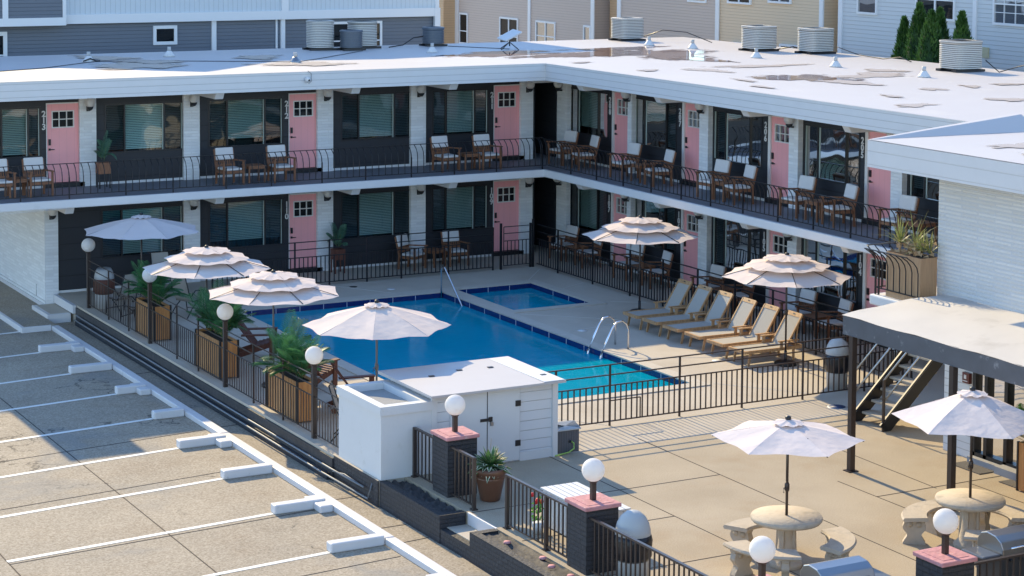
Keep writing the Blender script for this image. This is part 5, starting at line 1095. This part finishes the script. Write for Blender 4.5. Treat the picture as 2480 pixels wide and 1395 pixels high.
cable([(.6, 6.9, 5.52), (1.0, 6.4, 5.515), (1.5, 5.6, 5.515), (1.7, 5.1, 5.52)], 'black cable from the dark unit to the satellite dish'); cable([(-1.2, 7.2, 5.52), (-.6, 7.5, 5.55), (-.2, 7.6, 5.75), (.1, 7.5, 5.8)], 'black hose looping left of the lone dark unit', .018)
cable([(7.6, 7.2, 5.6), (8.0, 6.6, 5.85), (8.5, 6.0, 5.8), (8.9, 5.2, 5.52)], 'black cable arching right of the top centre unit', .014); cable([(8.6, 1.4, 5.55), (8.9, 1.0, 5.65), (9.2, .6, 5.52)], 'black hose between the paired air conditioners', .018)
cable([(9.5, -.3, 5.7), (9.4, -1.4, 5.55), (9.3, -2.6, 5.52), (9.4, -3.2, 5.6), (9.3, -3.8, 5.52)], 'black cable trailing right of the paired units', .014); cable([(8.9, -7.2, 5.8), (9.0, -7.6, 5.52), (9.1, -8.2, 5.7), (9.2, -8.9, 5.85), (9.2, -9.3, 5.52)], 'black cable arch right of the far right unit', .014)
t = thing('dome_camera', 'small white dome security camera on the left roof fascia', 'camera', (-6.88, -.06, 5.3))
MB().sphere((-6.88, -.07, 5.30), .07, 16, 10).build('housing', WH, t); MB().sphere((-6.87, -.125, 5.29), .028, 10, 8).build('lens', BLKM, t); MB().tube([(-6.86, -.02, 5.52), (-6.78, -.05, 5.45), (-6.78, -.05, 5.25), (-6.86, -.08, 5.2)], .006, 5).build('cable', BLKM, t)
tag(MB().tube([(-14.6, -.03, 2.41), (-13, -.0, 2.44)], .006, 5).build('eave_wire', WH), 'thin white wire under the slab at the far left', 'wire')
# ================================================================== HOUSES BEHIND
SB = lined('blue_grey_siding', (.145, .165, .20), .115, dark=.75, line=.10, var=.03); SW = lined('white_batten', (.58, .63, .67), .16, dark=.86, line=.10, axis=0, var=.02)
SG = lined('warm_grey_siding', (.56, .46, .40), .105, dark=.80, line=.12, var=.02); ST = lined('tan_siding', (.72, .55, .38), .105, dark=.82, line=.12, var=.02); SP_ = lined('pale_blue_siding', (.60, .63, .65), .13, dark=.80, line=.12, var=.02); SO = lined('ochre_siding', (.60, .40, .23), .105, dark=.82, line=.12)
TW = mat('white_trim', (.74, .75, .77), .5); HG = glassmat('house_glass', (.10, .12, .14), 1.0, .45)
def hwin(par, F, u0, u1, z0, z1, frame=TW, mull=1, grid=False, t=.07):
    m = MB()
    for (a, b, c, d) in ((u0, u1, z1-t, z1), (u0, u1, z0, z0+t), (u0, u0+t, z0+t, z1-t), (u1-t, u1, z0+t, z1-t)): fbox(m, F, a, .05, c, b, -.02, d)
    for k in range(1, mull+1): uu = u0+(u1-u0)*k/(mull+1); fbox(m, F, uu-.035, .045, z0+t, uu+.035, -.02, z1-t)
    zz = z0+(z1-z0)*.42
    if z1-z0 > .9: fbox(m, F, u0+t, .04, zz-.02, u1-t, -.02, zz+.02)
    if grid:
        for k in range(1, 6):
            uu = u0+(u1-u0)*k/6; fbox(m, F, uu-.01, .035, z0+t, uu+.01, -.02, z1-t)
        for k in range(1, 4): zz = z0+(z1-z0)*k/4; fbox(m, F, u0+t, .034, zz-.01, u1-t, -.02, zz+.01)
    o = m.build('window', frame, par); a = F(u0+t, .012, z0+t); b = F(u1-t, .012, z1-t)
    MB().poly([(a[0], a[1], a[2]), (b[0], b[1], a[2]), (b[0], b[1], b[2]), (a[0], a[1], b[2])]).build('pane', HG, o)
h1 = thing('house', 'blue grey sided house with white upper storey directly behind the left wing', 'house', (-6, 14, ZP))
F1 = lambda u, d, z: (u, 14-d, z)
MB().box(-18, 14, ZP, 3.75, 24, 6.02).build('lower_wall', SB, h1)
MB().box(-18, 13.9, 6.02, 3.75, 24, 11.2).build('upper_wall', SW, h1)
m = MB(); m.box(-18, 13.82, 6.02, 3.8, 13.9, 6.30); m.box(-4.2, 13.93, ZP, -4.05, 14, 6.02); m.box(-2.02, 13.96, ZP, -1.96, 14, 6.02); m.box(-1.86, 13.9, ZP, -1.72, 14, 6.02).box(3.62, 13.8, ZP, 3.82, 13.93, 6.3).box(3.66, 13.85, 6.3, 3.8, 13.9, 11.2).box(-1.86, 13.84, 6.3, -1.62, 13.9, 11).each('trim', TW, h1)
MB().box(-18, 13.55, 6.22, -9.1, 13.9, 11.2).build('bay_wall', SB, h1)
MB().box(-18, 13.50, 6.0, -9.02, 13.55, 6.24).box(-9.12, 13.50, 6.24, -9.02, 13.9, 11.2).box(-10.95, 13.5, 6.24, -10.78, 13.55, 11.2).box(-9.0, 13.84, 6.0, -8.9, 13.9, 6.3).each('bay_trim', TW, h1)
hwin(h1, F1, -6.12, -5.34, 5.30, 5.90, mull=0, t=.10); hwin(h1, F1, -12.2, -10.70, 4.6, 5.82, mull=0, t=.12); hwin(h1, F1, -.20, 1.75, 4.8, 5.90, mull=1, t=.08)
m = MB()
for (a, b, c) in ((-18, -12, 11.6), (-12, -6, 12.75), (-6, .2, 11.5), (.2, 4.0, 11.4)): m.add([(a, 13.6, 11.2), (b, 13.6, 11.2), ((a+b)/2, 13.6, c), (a, 24, 11.2), (b, 24, 11.2), ((a+b)/2, 24, c)], [(0, 1, 2), (3, 5, 4), (0, 2, 5, 3), (1, 4, 5, 2), (0, 3, 4, 1)])
m.build('roof', mat('shingles', (.10, .10, .11), .9), h1)
MB().box(-7.2, 13.89, 6.75, -6.95, 13.9, 6.95).build('vent', TW, h1); MB().box(-.2, 13.86, 6.75, .0, 13.9, 6.95).build('vent', TW, h1)
XH = 14.0; FH = lambda u, d, z: (XH-d, u, z)
h2 = thing('house', 'warm grey sided house behind the roof centre with four white framed windows', 'house', (XH, 26, ZP))
MB().box(XH, 20.9, ZP, 22, 32.4, 10.5).build('wall', SG, h2); MB().box(XH-.04, 32.2, ZP, XH, 32.5, 10.5).box(XH-.05, 25.75, ZP, XH, 25.95, 10.5).box(XH-.04, 20.7, ZP, XH, 20.95, 10.5).each('trim', TW, h2)
MB().box(XH-.6, 32.5, ZP, 22, 35.5, 10.5).build('side_wall', SO, h2)
for (a, b, z0, z1, mu) in ((31.3, 32.1, 3.75, 5.10, 0), (26.8, 28.4, 3.75, 5.10, 1), (23.7, 25.3, 4.05, 5.10, 1), (20.95, 21.5, 4.1, 5.1, 0)): hwin(h2, FH, a, b, z0, z1, mull=mu)
MB().add([(13.4, 20, 10.5), (13.4, 36, 10.5), (22.4, 36, 10.5), (22.4, 20, 10.5), (18, 20, 13), (18, 36, 13)], [(0, 1, 5, 4), (2, 3, 4, 5), (0, 4, 3), (1, 2, 5)]).build('roof', MATS['shingles'], h2)
h3 = thing('house', 'grey and tan sided house right of centre behind the roof', 'house', (XH, 12, ZP))
MB().box(XH, 12.3, ZP, 22, 19.0, 10.5).build('wall', SG, h3); MB().box(XH+.02, 6.3, ZP, 22, 12.3, 10.5).build('tan_wall', ST, h3); MB().box(XH+.5, 19.0, ZP, 22, 20.4, 10.5).build('ochre_wall', SO, h3); MB().box(XH+.7, 5.5, ZP, 22, 6.3, 10.5).build('ochre_wall', SO, h3)
MB().box(XH-.04, 12.2, ZP, XH, 12.42, 10.5).box(XH-.04, 18.75, ZP, XH, 19.0, 10.5).box(XH-.04, 6.25, ZP, XH+.02, 6.45, 10.5).each('trim', TW, h3)
for (a, b, z0, z1, mu) in ((13.0, 14.2, 6.32, 7.6, 0), (10.3, 11.7, 6.38, 7.6, 1), (8.0, 9.3, 6.5, 7.7, 1), (16.5, 17.6, 3.9, 4.55, 0), (10.2, 11.4, 4.0, 5.05, 1), (7.2, 8.6, 4.0, 5.15, 1)): hwin(h3, FH, a, b, z0, z1, mull=mu)
MB().add([(13.4, 5.5, 10.5), (13.4, 20, 10.5), (22.4, 20, 10.5), (22.4, 5.5, 10.5), (18, 5.5, 13), (18, 20, 13)], [(0, 1, 5, 4), (2, 3, 4, 5), (0, 4, 3), (1, 2, 5)]).build('roof', MATS['shingles'], h3)
h4 = thing('house', 'pale blue sided house at the upper right behind the evergreens', 'house', (XH, -4, ZP))
MB().box(XH, -14, ZP, 22, 5.4, 10.5).build('wall', SP_, h4); MB().box(XH-.04, 5.25, ZP, XH, 5.45, 10.5).box(XH-.05, -1.1, ZP, XH, -.95, 10.5).each('trim', TW, h4)
hwin(h4, FH, 3.5, 4.5, 6.35, 7.6, mull=0); hwin(h4, FH, -.15, 1.65, 6.33, 7.8, mull=1); hwin(h4, FH, -4.6, -1.8, 6.33, 7.8, mull=1, grid=True); MB().box(XH-.06, -1.65, 5.35, XH, -1.4, 5.65).build('vent', mat('yellow_plastic', (.5, .46, .3), .6), h4)
MB().add([(13.4, -14, 10.5), (13.4, 5.4, 10.5), (22.4, 5.4, 10.5), (22.4, -14, 10.5), (18, -14, 13), (18, 5.4, 13)], [(0, 1, 5, 4), (2, 3, 4, 5), (0, 4, 3), (1, 2, 5)]).build('roof', MATS['shingles'], h4)
# arborvitae behind the right wing
def arbor(x, y, zt, rw, label, seed):
    t = thing('evergreen_tree', label, 'evergreen tree', (x, y, ZP), 'pointed evergreens behind the roof'); r = random.Random(seed); m = MB(); H_ = zt-ZP
    for k in range(6500):
        f = r.random()**.5; z = ZP+.2+f*(H_-.2); a = r.uniform(0, 6.28); rr = rw*min(1, (zt-z+.03)/1.35)**.8*.95*(.90+.18*math.sin(a*5+z*3)+r.uniform(-.12, .10)); rr *= 1 if r.random() < .8 else r.uniform(.5, .9)
        if f < .10: rr *= .6+f*4
        p = Vector((x+rr*math.cos(a), y+rr*math.sin(a), z)); s_ = r.uniform(.03, .06); v = Vector((math.cos(a)*.5+r.uniform(-.5, .5), math.sin(a)*.5+r.uniform(-.5, .5), 1.1)).normalized(); q = v.cross(Vector((r.uniform(-1, 1), r.uniform(-1, 1), .2))).normalized()
        m.add([p-q*s_*.5, p+v*s_*2.0-q*s_*.2, p+v*s_*2.4, p+q*s_*.5], [(0, 1, 2, 3)])
    m.build('crown', ARB, t); MB().tube([(x, y, ZP), (x, y, ZP+H_*.7)], [.08, .03], 6).build('trunk', mat('bark', (.10, .07, .05), .9), t)
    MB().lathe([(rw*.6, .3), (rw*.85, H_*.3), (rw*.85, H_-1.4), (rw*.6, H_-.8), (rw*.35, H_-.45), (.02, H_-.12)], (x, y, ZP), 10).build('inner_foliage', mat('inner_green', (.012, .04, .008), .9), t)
for i, (x, y, z, w_, d_) in enumerate(((10.9, -1.55, 6.55, .36, 'shortest, at the left of the clump'), (10.9, -2.2, 6.97, .42, 'tallest, second from the left'), (10.7, -2.95, 6.80, .45, 'broadest, third from the left in front'), (11.3, -2.6, 6.85, .36, 'behind the broad one, only its tip showing'), (11.1, -3.75, 6.80, .38, 'rightmost of the clump'))): arbor(x, y, z, w_, 'pointed green evergreen, '+d_, i+3)
arbor(11.6, 4.1, 5.55, .28, 'small evergreen tip peeping over the roof between two beige air conditioners', 12)

# ================================================================== OPPOSITE BUILDING (beyond the right edge of the view, seen in the window panes)
ob = thing('opposite_building', 'cream building with white balcony rails facing the motel across the court', 'building', (2, -41, ZP))
CRM = mat('cream_stucco', (.66, .60, .47), .85, var=.06)
MB().box(-12.5, -46, ZP, 16, -38, 7.2).build('wall', CRM, ob)
for k in range(6):
    x = -11.2+k*4.6
    for z in (.6, 3.6):
        wo = MB().box(x, -38, z, x+2.0, -37.96, z+1.6).build('window', TW, ob); MB().box(x+.1, -37.96, z+.1, x+1.9, -37.95, z+1.5).build('pane', HG, wo)
m = MB().box(-12.5, -38, 2.5, 16, -36.9, 2.65)
for k in range(150): m.box(-12.4+k*.19, -36.95, 2.65, -12.34+k*.19, -36.92, 3.5)
m.box(-12.5, -36.96, 3.5, 16, -36.9, 3.56).build('balcony', TW, ob)
MB().box(-12.8, -46.3, 7.2, 16.3, -37.7, 7.4).build('roof', TW, ob)
